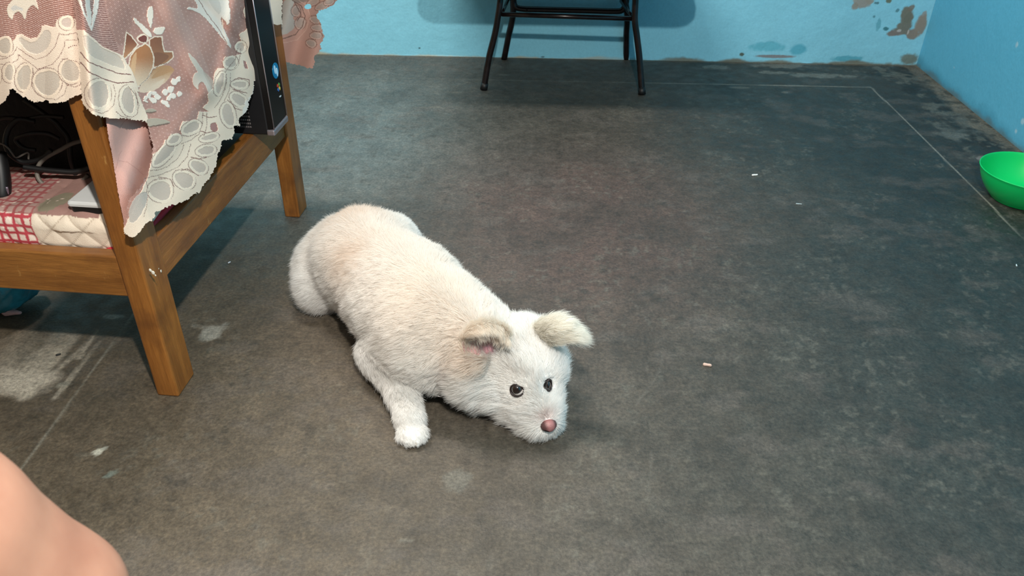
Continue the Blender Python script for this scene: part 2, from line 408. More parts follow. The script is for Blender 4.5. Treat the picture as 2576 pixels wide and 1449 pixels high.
# ------------------------------------------------------------------ wooden table
def wood_mat(name, axis, dark, light):
    m = NT(name); a = np.array([22.0, 22.0, 22.0]); a[axis] = 2.2
    g = m.noise(1.6, 7, .68, stretch=tuple(a)); g2 = m.noise(5, 8, .7, stretch=tuple(a * 1.6)); st = m.noise(7, 5, .65)
    c = m.ramp(g, [(.28, s2l(dark)), (.5, s2l([(d + l) / 2 for d, l in zip(dark, light)])), (.72, s2l(light))])
    c = m.mix(.55, c, m.ramp(g2, [(.3, (.6, .55, .5)), (.7, (1.25, 1.2, 1.15))]), 'MULTIPLY')
    c = m.mix(m.ramp(st, [(.5, (0, 0, 0)), (.68, (.6,) * 3)]), c, s2l([96, 56, 26]))
    # scuffed pale nicks
    c = m.mix(m.ramp(m.noise(30, 6, .75, stretch=(1, 1, .35)), [(.66, (0, 0, 0)), (.72, (.8,) * 3)]), c, s2l([196, 150, 84]))
    c = m.mix(1.0, c, (.84, .80, .80), 'MULTIPLY'); m.color(c); m.set(Roughness=.42); m.b.inputs['Coat Weight'].default_value = .25; m.b.inputs['Coat Roughness'].default_value = .3
    m.bump(g2, .0012); return m.m
wood_v = wood_mat('varnished_wood_upright', 2, [128, 78, 28], [186, 126, 58])
wood_x = wood_mat('varnished_wood_rail', 0, [134, 86, 34], [182, 126, 60])
wood_y = wood_mat('varnished_wood_side_rail', 1, [118, 72, 28], [176, 118, 52])
table = thing('wooden_table', 'small varnished brown wooden table half hidden under a lace cloth', 'table', T(-.21, .36, 0))
W_ = -.424
def leg(s0, t0, w=.040, d=.064, lean=.004):
    b = [T(s0, t0, 0), T(s0 + w, t0, 0), T(s0 + w, t0 + d, 0), T(s0, t0 + d, 0)]
    V = []
    for k, z in enumerate(np.linspace(0, .722, 13)):
        for q in b: V.append(q + E3 * z + E1 * lean * z / .7)
    Fc = [(3, 2, 1, 0), (48, 49, 50, 51)]
    for i in range(12):
        for k in range(4):
            a = i * 4 + k; a2 = i * 4 + (k + 1) % 4; Fc.append((a, a2, a2 + 4, a + 4))
    o = mesh_obj('leg', V, Fc, wood_v, table, smooth=False); bevel(o, .0035, 2); return o
leg(-.040, 0); leg(-.036, .663, .038, .058); leg(W_, 0); leg(W_, .66)
box('front_rail', (W_ + .040, .006, .208), (-.040, .030, .285), wood_x, table, T)
box('back_rail', (W_ + .040, .69, .208), (-.036, .714, .285), wood_x, table, T)
box('side_rail', (-.026, .064, .213), (-.002, .663, .289), wood_y, table, T)
box('side_rail', (W_ + .002, .064, .213), (W_ + .026, .66, .289), wood_y, table, T)
box('apron', (W_ + .040, .006, .64), (-.040, .030, .722), wood_x, table, T)
box('apron', (-.026, .064, .64), (-.002, .663, .722), wood_y, table, T)
box('shelf_board', (W_ + .027, .031, .250), (-.027, .689, .268), simple('shelf_wood', [92, 58, 30], .6), table, T)
box('table_top', (W_ - .03, -.008, .722), (.008, .75, .742), wood_y, table, T)
# drips of white paint on the near leg
drip = simple('white_paint_drip', [226, 220, 206], .4)
for (px, py, r) in ((385, 686, .0034), (378, 680, .0028), (405, 682, .0024), (391, 693, .0018), (399, 676, .0014)):
    dd = ray(px, py); tt = ((TO + E1 * .0035 - CAM) @ E1) / (dd @ E1); hitp = CAM + tt * dd
    if px < 396:
        tt = ((TO - CAM) @ E2) / (dd @ E2); hitp = CAM + tt * dd
    nn_ = E2 if px < 396 else E1; v, f = surfnet(lambda P: np.linalg.norm((P - hitp) * [1, 1, .75] + 1.6 * ((P - hitp) @ nn_)[:, None] * nn_, axis=-1) - r * .85, hitp - .007, hitp + .007, .0009)
    mesh_obj('paint_drip', v, f, drip, table)
# ------------------------------------------------------------------ lace tablecloth
class Canvas:                                        # pattern drawn on the unfolded face of the cloth
    def __init__(s, xs, ys, base):
        s.xs, s.ys = xs, ys; s.X, s.Y = np.meshgrid(xs, ys, indexing='ij')
        s.c = np.array(s2l(base))[None, None].repeat(len(xs), 0).repeat(len(ys), 1)
        s.h = np.zeros(s.X.shape)                    # relief of the raised weave
        Pn = np.stack([s.X, s.Y, 0 * s.X], -1)
        s.jx = 2.0 * vnoise(Pn, .33, 61) + 1.6 * vnoise(Pn, .12, 62); s.jy = 2.0 * vnoise(Pn, .33, 63) + 1.6 * vnoise(Pn, .12, 64)
        s.n = vnoise(Pn, .5, 65); s.nl = fbm(Pn, .02, 66)
    def win(s, x0, y0, x1, y1, pad=4):
        a, b = np.searchsorted(s.xs, [x0 - pad, x1 + pad]); c, d = np.searchsorted(s.ys, [y0 - pad, y1 + pad]); return slice(a, b), slice(c, d)
    def poly(s, pts, jit=0.0, soft=2):
        pts = np.array(pts, float)
        for _ in range(soft if (jit < .9 and len(pts) > 4 and np.ptp(pts[:, 0]) < 120) else 0):
            nx = np.roll(pts, -1, 0); pts = np.stack([.78 * pts + .22 * nx, .22 * pts + .78 * nx], 1).reshape(-1, 2)
        w = s.win(*pts.min(0), *pts.max(0)); X = s.X[w] + jit * s.jx[w]; Y = s.Y[w] + jit * s.jy[w]
        ins = np.zeros(X.shape, bool); n = len(pts)
        for i in range(n):
            (x1, y1), (x2, y2) = pts[i], pts[(i + 1) % n]
            if y1 == y2: continue
            ins ^= ((y1 > Y) != (y2 > Y)) & (X < (x2 - x1) * (Y - y1) / (y2 - y1) + x1)
        m = np.zeros(s.X.shape, bool); m[w] = ins; return m
    def ell(s, cx, cy, rx, ry, ang=0.0, jit=.4):
        R_ = max(rx, ry); w = s.win(cx - R_, cy - R_, cx + R_, cy + R_); a = math.radians(ang)
        dx, dy = s.X[w] + jit * s.jx[w] - cx, s.Y[w] + jit * s.jy[w] - cy
        u, v = (dx * math.cos(a) + dy * math.sin(a)) / rx, (-dx * math.sin(a) + dy * math.cos(a)) / ry
        if max(rx, ry) > 9: v = v / (1 + .22 * np.clip(u, -1, 1)); u = u * (1 + .12 * v * v)
        m = np.zeros(s.X.shape, bool); m[w] = (np.abs(u) ** 2.3 + np.abs(v) ** 2.3) < 1; return m
    def grad_fill(s, m, c0, c1, y0, y1, tilt=0.0):
        k = sstep(y0, y1, s.Y + tilt * s.X + 2.5 * s.n)[..., None]; c = s2l(c0) * (1 - k) + s2l(c1) * k; s.c[m] = c[m]
    def fill(s, m, col, w=1.0, h=None):
        c = s2l(col); s.c[m] = s.c[m] * (1 - w) + c * w
        if h is not None: s.h[m] = h
    def line(s, pts, width, col, dash=0.0, w=1.0, duty=.62):
        pts = np.array(pts, float); win = s.win(*pts.min(0), *pts.max(0)); X, Y = s.X[win] + .35 * s.jx[win], s.Y[win] + .35 * s.jy[win]
        best = np.full(X.shape, 1e9); arc = np.zeros(X.shape); L = 0
        for a, b in zip(pts[:-1], pts[1:]):
            ab = b - a; l = np.hypot(*ab) + 1e-9; t = np.clip(((X - a[0]) * ab[0] + (Y - a[1]) * ab[1]) / l ** 2, 0, 1)
            d = np.hypot(X - a[0] - t * ab[0], Y - a[1] - t * ab[1]); k = d < best; best[k] = d[k]; arc[k] = L + t[k] * l; L += l
        m = best < width / 2
        if dash: m &= (arc % dash) < dash * duty
        M_ = np.zeros(s.X.shape, bool); M_[win] = m; s.fill(M_, col, w)
    def lobe(s, cx, cy, rx, ry, ang=0, inner=(206, 190, 178), dark=(128, 92, 84), white=(244, 226, 206), ring=6, dash=0):
        a = np.linspace(0, 2 * math.pi, 40); an = math.radians(ang)
        def ringpts(k): return [(cx + (rx + k) * math.cos(t) * math.cos(an) - (ry + k) * math.sin(t) * math.sin(an), cy + (rx + k) * math.cos(t) * math.sin(an) + (ry + k) * math.sin(t) * math.cos(an)) for t in a]
        s.line(ringpts(ring + 1.4), 2.3, dark, dash or 4.2, .8, .8)
        s.fill(s.ell(cx, cy, rx + ring, ry + ring, ang, .2), white, 1, .0008)
        m = s.ell(cx, cy, rx, ry, ang, .5); s.fill(m, inner, .9, .0003)
        s.fill(m & (((s.Y + .3 * s.X) % 3.2) < 1.1), [170, 158, 152], .45)

WHITE = [242, 222, 202]; ROSE = [180, 134, 122]; DARK = [112, 66, 60]; TUL = 4.2614
def z1(pts): return [(x / TUL, y / TUL) for x, y in pts]
def z2(pts): return [(x / 4.025 + 400, y / 4.025) for x, y in pts]

def cloth_sd(P, off):                                # distance to the draped table box
    q = toT(P); r = .010
    d = np.stack([q[:, 0] + r, -q[:, 1] + r, q[:, 2] - .744 + r], -1)
    return np.linalg.norm(np.maximum(d, 0), axis=1) + np.minimum(d.max(1), 0) - r - off
def drape(X, Y, off, plane=None):
    D = ray(X, Y); t = np.full(X.shape, .75)
    if plane is not None:
        return CAM + (((plane - CAM) @ E2 + off) / (D @ E2))[:, None] * D
    for _ in range(46):
        t = t + cloth_sd(CAM + t[:, None] * D, off)
    return CAM + t[:, None] * D
def layer(cv, mask, off, plane=None):
    idx = -np.ones(mask.shape, np.int64); n = mask.sum(); idx[mask] = np.arange(n)
    P = drape(cv.X[mask], cv.Y[mask], off[mask] + cv.h[mask], plane)
    a = np.stack([idx[:-1, :-1], idx[:-1, 1:], idx[1:, 1:], idx[1:, :-1]], -1).reshape(-1, 4); a = a[(a >= 0).all(1)]
    return P, a, cv.c[mask]
g = lambda d, s: np.exp(-(d / s) ** 2)
def ldist(X, Y, a, b):
    ax, ay = a; bx, by = b; t = np.clip(((X - ax) * (bx - ax) + (Y - ay) * (by - ay)) / ((bx - ax) ** 2 + (by - ay) ** 2), 0, 1)
    return np.hypot(X - ax - t * (bx - ax), Y - ay - t * (by - ay))

# --- front-left panel
xs = np.concatenate([np.arange(-330, -8, 6.0), np.arange(-8, 212, 1.0)]); ys = np.concatenate([np.arange(-150, -4, 4.0), np.arange(-4, 272, 1.0)])
A = Canvas(xs, ys, [194, 150, 136])
ph = (A.Y - .30 * A.X * (A.X > 75) + .12 * A.X + 14 * g(A.X - 76, 26)) / 5.0
A.fill((ph % 1) < .42, [112, 62, 56], .9); A.fill(((ph % 1) > .7) & (A.n > -.2), [208, 176, 168], .7)
k = (np.floor(ph) * 7.3 + A.X) % 17
A.fill(((ph % 1) > .5) & (k < 2.4), [226, 196, 186], .9)
A.fill(A.poly(z1([(170, -40), (80, 60), (72, 110), (80, 160), (130, 220), (150, 150), (195, 118), (235, 150), (272, 228), (290, 110), (340, 55), (372, 60), (415, 120), (402, 40), (370, -40)]), .3), [234, 222, 206], 1, .0008)
A.fill(A.poly(z1([(110, 90), (150, 50), (200, 70), (250, 90), (240, 120), (190, 100), (140, 120)]), .3), [204, 204, 202], .8)
bord = A.poly([(-340, 105), (-20, 100), (0, 108), (12, 92), (30, 104), (37, 100), (42, 88), (54, 85), (65, 92), (78, 97), (94, 93), (102, 80), (105, 66), (118, 63), (132, 68), (139, 66), (142, 52), (152, 42), (166, 40), (180, 46), (193, 50), (215, 50), (215, 300), (-340, 300)], .4)
A.fill(bord, [240, 222, 204], 1, .0008)
A.lobe(-22, 118, 16, 20); A.lobe(10, 116, 16, 19, 0, (204, 192, 178)); A.lobe(167, 57, 13, 12, 0, (206, 188, 178))
A.fill(A.poly(z1([(195, 420), (225, 400), (265, 425), (330, 462), (400, 440), (440, 380), (470, 330), (510, 320), (548, 370), (545, 450), (500, 530), (400, 590), (310, 560), (240, 490)]), .5), [208, 196, 184], .9, .0003)
DK = [116, 66, 66]
A.line(z1([(200, 520), (300, 590), (385, 640), (500, 600), (590, 500), (635, 360), (700, 375), (815, 352)]), 2.0, DK, 4)
A.line(z1([(195, 590), (300, 660), (405, 742), (560, 690), (640, 600), (690, 500), (700, 430), (815, 430)]), 1.9, DK, 4)
A.line(z1([(-60, 640), (60, 625), (140, 580), (180, 510)]), 1.9, DK, 4); A.line(z1([(-60, 690), (100, 690), (190, 640), (205, 590)]), 1.8, DK, 4)
A.line(z1([(735, 512), (770, 490), (815, 488)]), 2.6, DK, 5)
for L_ in ((22, 183, 11, 19, 0), (60, 195, 16, 30, 8), (118, 208, 31, 30, 20), (176, 180, 22, 26, -25), (-14, 190, 12, 20, 0)): A.lobe(*L_, inner=(206, 194, 180), dash=5)
A.line(z1([(350, 730), (340, 850), (380, 980), (470, 1050), (600, 1070), (690, 1010), (720, 920), (650, 800), (575, 735)]), 1.7, [130, 110, 104], 3.5)
A.line(z1([(725, 910), (800, 935), (865, 905)]), 1.8, DK, 5); A.line(z1([(665, 636), (720, 632), (830, 665)]), 1.8, DK, 4)
mA = A.poly([(-340, -160), (198, -160), (199, 0), (204, 55), (207, 94), (208, 170), (206, 226), (206, 236), (190, 243), (174, 250), (160, 258), (146, 262), (124, 260), (118, 252), (100, 256), (87, 256), (70, 249), (56, 242), (42, 234), (33, 224), (24, 225), (22, 237), (14, 254), (4, 262), (-8, 268), (-30, 262), (-60, 246), (-120, 262), (-340, 262)], 1.0)
offA = .012 + .004 * np.sin(A.X / 19.0 + .6) * sstep(-60, 260, A.Y) + .010 * g(A.X - 30, 24) * sstep(0, 250, A.Y) 
offA = np.maximum(offA, .013) - .004 * sstep(180, 208, A.X)

# --- corner drape
xs = np.arange(180, 726, 1.0); ys = np.concatenate([np.arange(-150, -4, 4.0), np.arange(-4, 602, 1.0)])
B = Canvas(xs, ys, ROSE)
B.fill(np.ones(B.X.shape, bool) & (B.nl > .05), [186, 146, 138], .45); B.fill(B.nl < -.3, [166, 120, 110], .4)
ridge_d = ldist(B.X, B.Y, (405, -20), (500, 180)); B.fill(ridge_d < 26, [188, 152, 142], .5)  # paler streak along the fold ridge, painting in its highlight
# ribbed part of the netting
rib = B.poly(z1([(780, -160), (1110, -40), (1160, 220), (1230, 420), (1290, 600), (850, 330)]))
ph = (B.Y * .86 - .55 * B.X + .004 * (B.X - 200) ** 2) / 4.6
B.fill(rib & ((ph % 1) < .42), [116, 66, 60], .85); B.fill(rib & ((ph % 1) > .72), [206, 170, 160], .6)
rib2 = B.poly(z1([(1110, -40), (1330, -40), (1440, 240), (1300, 520), (1230, 420)]))
ph = (B.Y * .8 - .8 * B.X) / 4.0
B.fill(rib2 & ((ph % 1) < .4), [122, 90, 84], .5)
# woven dots
u = (B.X * .94 + B.Y * .34) / 12.5; v = (-B.X * .30 + B.Y * .95) / 9.0; fu = (u + .5 * (np.floor(v) % 2)) % 1 - .5; fv = v % 1 - .5
B.fill((np.hypot(fu * 12.5, fv * 12) < 2.0) & (B.n > -.65), [214, 176, 164], .6)
# tulip
def outl(pts, col=WHITE, wd=3.0): B.line(pts + [pts[0]], wd, col)
T1 = z1([(1315, 620), (1340, 480), (1352, 345), (1400, 375), (1480, 480), (1400, 570), (1330, 640)]); B.grad_fill(B.poly(T1), [132, 72, 46], [190, 134, 94], 95, 150); outl(T1)
T2 = z1([(1600, 430), (1650, 395), (1735, 392), (1745, 470), (1762, 555), (1850, 552), (1862, 610), (1800, 668), (1650, 730), (1610, 620)]); B.grad_fill(B.poly(T2), [140, 84, 54], [176, 120, 80], 100, 165); B.fill(B.poly(z1([(1640, 560), (1720, 560), (1830, 600), (1740, 680), (1650, 720)])), [128, 76, 50], .7); outl(T2)
B.fill(B.ell(1530 / TUL, 412 / TUL, 15, 12), WHITE); B.fill(B.ell(1530 / TUL, 416 / TUL, 11, 8.5), [116, 54, 44], 1, .0005)
T4 = z1([(1500, 930), (1560, 830), (1650, 730), (1790, 690), (1880, 745), (1845, 790), (1780, 880), (1640, 985), (1480, 1000)]); B.grad_fill(B.poly(T4, .4), [196, 146, 100], [238, 212, 188], 170, 225)
B.fill(B.poly(z1([(1600, 860), (1680, 760), (1800, 700), (1870, 745), (1760, 800)])), [196, 146, 100], .8); B.fill(B.poly(z1([(1560, 960), (1700, 870), (1780, 830), (1720, 930), (1600, 985)])), [236, 212, 188], .8)
T3 = z1([(1380, 700), (1400, 600), (1460, 520), (1560, 465), (1615, 510), (1650, 620), (1640, 720), (1590, 830), (1490, 930), (1420, 900), (1385, 800)]); B.grad_fill(B.poly(T3), [176, 116, 70], [238, 212, 184], 120, 205, -.05)
for k_, (q, cc) in enumerate(((980, (208, 162, 120)), (990, (216, 176, 138)),)): B.fill(B.poly(T3) & (B.Y > (q - 10) / TUL + .12 * (360 - B.X) + 2 * B.n), cc, .85)
B.fill(B.poly(z1([(1410, 640), (1450, 560), (1470, 560), (1450, 760), (1430, 860), (1400, 800)])), [226, 184, 140], .6)
outl(T3); B.line(z1([(1500, 918), (1580, 840), (1650, 740), (1720, 690), (1780, 680)]), 1.6, [110, 70, 60], 4); B.line(z1([(1365, 600), (1368, 700)]), 1.5, [110, 66, 50], 3)
B.fill(B.poly(z1([(1375, 700), (1400, 860), (1440, 960), (1500, 1000), (1470, 900), (1400, 720)]), .3), WHITE, 1, .0008)
for pp in ([(1425, 180), (1460, 210), (1560, 290), (1645, 390), (1600, 405), (1520, 330), (1440, 240)], [(1590, 80), (1635, 60), (1645, 130), (1640, 200), (1625, 290), (1610, 320), (1590, 250), (1572, 150)], [(1655, 300), (1700, 290), (1780, 288), (1760, 330), (1735, 375), (1660, 372), (1640, 340)]): B.fill(B.poly(z1(pp), .5), [240, 228, 214], 1, .0009)
for (x, y, a_, b_) in ((1600, 1020, 24, 40), (1640, 1075, 42, 26), (1690, 1040, 36, 28), (1650, 1000, 26, 24), (1765, 1100, 44, 24), (1770, 990, 32, 30), (1830, 960, 34, 40), (1850, 1030, 40, 30), (1810, 1050, 26, 30), (1865, 880, 34, 34), (1560, 1050, 20, 26), (1790, 1130, 30, 20), (1910, 850, 26, 34), (1925, 1010, 26, 30), (1560, 1085, 26, 12)): B.fill(B.ell(x / TUL, y / TUL, a_ / TUL, b_ / TUL, 20, .6), [244, 232, 220], 1, .0009)
for pp in ([(1550, 1180), (1620, 1158), (1690, 1185), (1640, 1200), (1560, 1205)], [(1560, 1280), (1660, 1262), (1760, 1280), (1840, 1310), (1760, 1330), (1660, 1345), (1590, 1360)]):
    B.fill(B.poly(z1(pp), .3), [176, 164, 148], 1, .0005); B.fill(B.poly(z1([(x, y + 12) for x, y in pp]), .3) & ~B.poly(z1(pp), .3), [98, 82, 70], .8)
# stalks and leaves
for pp in ([(810, -60), (850, -60), (910, 140), (1000, 320), (972, 322), (930, 230), (870, 90)], [(905, -60), (950, -60), (975, 100), (985, 250), (950, 280), (925, 120)], [(1010, -60), (1070, -60), (1050, 120), (990, 330), (975, 320), (1000, 120)]): B.fill(B.poly(z1(pp), .6), [238, 228, 218], 1, .0008)
B.fill(B.poly(z2([(330, -60), (640, -60), (665, 60), (650, 150), (618, 215), (700, 380), (745, 505), (690, 450), (560, 290), (440, 150), (340, 104), (270, 92), (300, 68), (400, 90), (380, 40)]), .5), [228, 218, 208], 1, .0008)
B.fill(B.poly(z2([(470, -60), (580, -60), (640, 90), (610, 160), (530, 60)]), .4), [206, 198, 190], .8); B.line(z2([(380, -40), (480, 130), (610, 300), (690, 440)]), 1.8, [150, 116, 106])
B.fill(B.poly(z2([(655, -60), (700, -60), (722, 120), (722, 200), (690, 270), (665, 200), (640, 190), (650, 100)]), .8), [230, 220, 210], 1, .0008)
B.line(z2([(640, 200), (650, 320), (700, 450)]), 2, WHITE)
B.fill(B.poly(z2([(285, 528), (330, 560), (385, 620), (440, 700), (545, 890), (505, 965), (478, 880), (440, 822), (400, 850), (400, 922), (345, 860), (335, 800), (360, 735), (400, 735), (340, 650), (310, 590)]), .3), [206, 196, 184], 1, .0006)
B.fill(B.poly(z2([(430, 700), (520, 780), (580, 860), (540, 930), (500, 850)])), [188, 174, 160], .7)
# scalloped border on the right edge
inner = z2([(880, -60), (866, 60), (866, 170), (925, 240), (880, 300), (810, 350), (830, 420), (780, 480), (840, 540), (760, 565), (660, 575), (640, 620), (655, 690), (590, 690), (560, 740), (545, 900), (490, 950), (500, 1030), (440, 1090), (500, 1130), (400, 1130), (385, 1220), (240, 1232), (205, 1310), (232, 1362), (120, 1356), (80, 1410)]) + [(414, 352), (408, 375), (384, 388), (380, 410)]
outer = [(370, 450), (345, 500), (300, 600), (340, 620), (420, 560), (560, 480), (640, 380), (740, 200), (740, -160)]
B.fill(B.poly(inner + outer, .5), WHITE, 1, .0009)
holes = [[(1070, 95), (1110, 95), (1125, 180), (1085, 190), (1060, 130)], [(850, 610), (880, 625), (905, 700), (870, 690)], [(525, 1245), (580, 1240), (600, 1320), (560, 1345), (515, 1300)]]
for hh in holes: B.fill(B.poly(z2(hh), .3), [168, 122, 116], 1, 0)
GI = (208, 190, 176)
for L_ in ((628, 28, 10, 13, 20), (663, 53, 12, 5, -10), (650, 82, 10, 7, 20), (580, 158, 14, 11, -15), (553, 210, 8, 26, 14), (603, 213, 17, 7, 4), (600, 250, 19, 11, 35), (574, 290, 14, 27, -14), (481, 322, 22, 11, -28), (413, 388, 36, 12, -48), (518, 379, 21, 9, -8), (499, 419, 20, 12, 30), (463, 452, 24, 18, 28), (403, 480, 27, 23, 8), (526, 346, 20, 6, -12), (605, 118, 9, 10, 0), (438, 352, 15, 8, -30)): B.lobe(*L_, inner=GI, ring=5.5)
B.fill(B.ell(346, 520, 17, 42, 26, .4), [192, 182, 174], .9, .0004)  # grey patch painting in the shade cast by the fold
for pl_ in ([(664, -10), (655, 14), (646, 42), (631, 62)], [(655, -10), (646, 12), (636, 36), (622, 54)], [(606, 122), (602, 150), (590, 172)], [(597, 122), (592, 148), (575, 170), (566, 182)], [(569, 186), (566, 224), (552, 256), (540, 270)], [(580, 184), (578, 224), (564, 256)], [(511, 284), (509, 312), (500, 338), (480, 352), (456, 362)], [(520, 284), (520, 316), (512, 344)], [(462, 365), (455, 385), (446, 400), (420, 420), (396, 428), (366, 430)], [(480, 362), (471, 394), (448, 420), (409, 438), (364, 449)], [(368, 455), (374, 480), (368, 520), (362, 545)]): B.line(pl_, 1.7, [116, 78, 70], 3.6)
for pl_ in ([(590, 200), (600, 196), (626, 200), (628, 214)], [(585, 225), (605, 230), (622, 234)], [(572, 252), (585, 262), (592, 274), (610, 277)], [(510, 290), (528, 296), (545, 292)], [(480, 395), (500, 400), (520, 396)], [(455, 430), (470, 424), (490, 436), (500, 442)], [(398, 445), (428, 450), (438, 470)], [(606, 20), (606, 44), (620, 50), (640, 44)], [(640, 66), (655, 72), (670, 66)], [(505, 330), (520, 334), (540, 330)]): B.line(pl_, 2.0, [136, 94, 84], 0, .9)
B.fill(B.poly([(655, 150), (640, 205), (632, 240), (615, 260), (600, 330), (620, 330), (640, 240), (668, 160)], 1.2), [238, 230, 222], .9)
# border of the folded front piece
fb = B.poly(z1([(770, 320), (900, 322), (1000, 410), (1100, 500), (1280, 582), (1320, 600), (1375, 700), (1420, 860), (1480, 1000), (1500, 1050), (1590, 1270), (1560, 1330), (700, 1330), (760, 500)]), .4); B.fill(fb, [242, 222, 202], 1, .0009)
B.fill(B.poly(z1([(885, 385), (930, 378), (1000, 440), (1120, 530), (1290, 600), (1330, 680), (1350, 745), (1260, 725), (1100, 660), (980, 610), (900, 500)]), .4), [210, 194, 180], .9, .0003)
B.lobe(1050 / TUL, 1010 / TUL, 26, 32, 0, GI, ring=7, dash=4); B.lobe(1372 / TUL, 1080 / TUL, 15, 32, -8, GI, ring=7, dash=4)
for pl_ in ([(865, 560), (900, 610), (960, 670), (1100, 725), (1260, 785), (1400, 800)], [(865, 670), (950, 770), (1100, 840), (1240, 890), (1330, 885), (1430, 880)]): B.line(z1(pl_), 2.6, [118, 62, 58], 0, .9)
B.line(z1([(1215, 910), (1240, 1000), (1220, 1120), (1160, 1190), (1090, 1215), (980, 1180)]), 1.8, DARK, 4); B.line(z1([(1250, 1200), (1300, 1245), (1400, 1270), (1470, 1220), (1490, 1130), (1450, 1010), (1370, 920)]), 1.8, DARK, 4)
mB = B.poly([(183, -160), (184, 0), (190, 55), (195, 94), (200, 170), (205, 250), (210, 266), (219, 275), (232, 286), (250, 294), (275, 297), (290, 301), (310, 297), (340, 303), (366, 305), (372, 315), (376, 340), (383, 366), (382, 398), (376, 418), (369, 437), (352, 468), (338, 488), (322, 503), (317, 541), (309, 572), (311, 586), (322, 592), (333, 598), (346, 590), (360, 574), (372, 560), (384, 556), (392, 534), (410, 528), (425, 519), (440, 516), (470, 503), (482, 494), (500, 486), (515, 462), (530, 445), (543, 420), (548, 392), (558, 368), (561, 352), (583, 352), (589, 342), (588, 318), (604, 316), (600, 300), (612, 290), (621, 280), (627, 252), (638, 230), (641, 205), (652, 196), (658, 188), (664, 165), (662, 140), (672, 110), (683, 84), (680, 62), (712, 64), (709, 30), (712, 0), (716, -160)], 1.1)
low = sstep(230, 590, B.Y)
offB = .022 + .022 * g(B.X - 206 - .10 * B.Y, 20) + .009 * g(ldist(B.X, B.Y, (405, -40), (520, 230)), 26) + .009 * g(ldist(B.X, B.Y, (600, -40), (560, 200)), 20) - .006 * g(ldist(B.X, B.Y, (480, -20), (640, 150)), 14)
offB = offB + .012 * low + .0016 * np.sin(B.X / 22 + B.Y / 40) + .006 * g(ldist(B.X, B.Y, (520, 230), (380, 420)), 26) + .012 * sstep(560, 700, B.X) * sstep(250, 0, B.Y)
offB = np.clip(offB, .014, .06)

# --- underside of the turned-in flap
xs = np.arange(255, 396, 1.0); ys = np.arange(270, 590, 1.0)
Dv = Canvas(xs, ys, [206, 160, 150]); Dv.fill(Dv.nl > 0, [198, 150, 140], .5)
for pl_ in ([(300, 405), (320, 408), (345, 425), (360, 440)], [(290, 430), (300, 390), (306, 380)], [(300, 325), (312, 305), (320, 300)]): Dv.line(pl_, 1.6, [172, 122, 114], 0, .6)
mD = Dv.poly([(262, 275), (266, 300), (272, 345), (282, 392), (291, 450), (301, 510), (310, 552), (316, 580), (326, 560), (330, 500), (345, 495), (392, 420), (392, 275)], .3)
offD = .008 + .006 * sstep(300, 560, Dv.Y) + .004 * np.sin(Dv.X / 15 + Dv.Y / 40)

# --- far corner hanging behind
xs = np.arange(655, 862, 1.0); ys = np.concatenate([np.arange(-150, -4, 4.0), np.arange(-4, 180, 1.0)])
E_ = Canvas(xs, ys, [184, 146, 134])
E_.fill(E_.Y > 95 + 12 * E_.n * .2 + .12 * (E_.X - 700), [188, 144, 132], .6)
E_.fill(E_.poly(z2([(1240, 20), (1380, -40), (1350, 90), (1420, 130), (1350, 180), (1390, 230), (1370, 290), (1290, 350), (1180, 350), (1180, 200), (1250, 200)]), .5), [176, 176, 172], .9)
for pp in ([(1240, -60), (1560, -60), (1500, 20), (1380, 30), (1330, -10)],): E_.fill(E_.poly(z2(pp), .4), [140, 124, 116], .9)
for (x, y, a_, b_, r_) in ((1385, 110, 32, 42, 0), (1560, 20, 50, 22, -20), (1430, 235, 40, 50, 20), (1650, 60, 60, 24, -25), (1580, 200, 42, 24, 20), (1600, 280, 44, 22, 0), (1590, 360, 48, 24, 0), (1540, 440, 40, 26, 20), (1720, 20, 40, 20, -20)): E_.lobe(x / 4.025 + 400, y / 4.025, a_ / 4.025, b_ / 4.025, r_, inner=(168, 150, 142), white=(186, 160, 150), dark=(120, 90, 82), ring=3)
E_.line(z2([(1350, 0), (1440, 60), (1480, 160), (1450, 270), (1380, 350), (1230, 400)]), 2.2, [110, 84, 76], 0, .9); E_.line(z2([(1400, -10), (1500, 60), (1530, 170), (1490, 300), (1400, 400), (1200, 450)]), 1.6, [206, 172, 158], 0, .8)
E_.line(z2([(1370, 20), (1400, 70), (1440, 150), (1400, 210)]), 2.4, [96, 72, 66], 0, .8)
mE = E_.poly([(660, -160), (852, -160), (848, 0), (842, 12), (822, 22), (802, 28), (797, 40), (808, 60), (813, 78), (816, 94), (812, 104), (806, 112), (808, 122), (800, 136), (790, 140), (793, 158), (788, 173), (774, 172), (760, 166), (744, 164), (730, 159), (706, 154), (665, 150)], .9)
mE &= ~E_.poly(z2([(1490, 45), (1530, 40), (1545, 80), (1500, 95), (1470, 75)]))
offE = .02 + .014 * np.sin(E_.X / 15.0 + E_.Y / 60)

Vs, Fs, Cs, nv = [], [], [], 0
for args in ((A, mA, offA), (B, mB, offB), (Dv, mD, offD), (E_, mE, offE, T(0, .735, 0))):
    P, q, c = layer(*args); Vs.append(P); Fs.append(q + nv); Cs.append(c); nv += len(P)
# flat part lying on the table top
P = np.array([T(s, t, .7445) for s in np.linspace(W_ - .032, .012, 24) for t in np.linspace(-.006, .756, 34)])
i = np.arange(24 * 34).reshape(24, 34); q = np.stack([i[:-1, :-1], i[1:, :-1], i[1:, 1:], i[:-1, 1:]], -1).reshape(-1, 4)
Vs.append(P); Fs.append(q + nv); Cs.append(np.tile(s2l(ROSE), (len(P), 1))); nv += len(P)
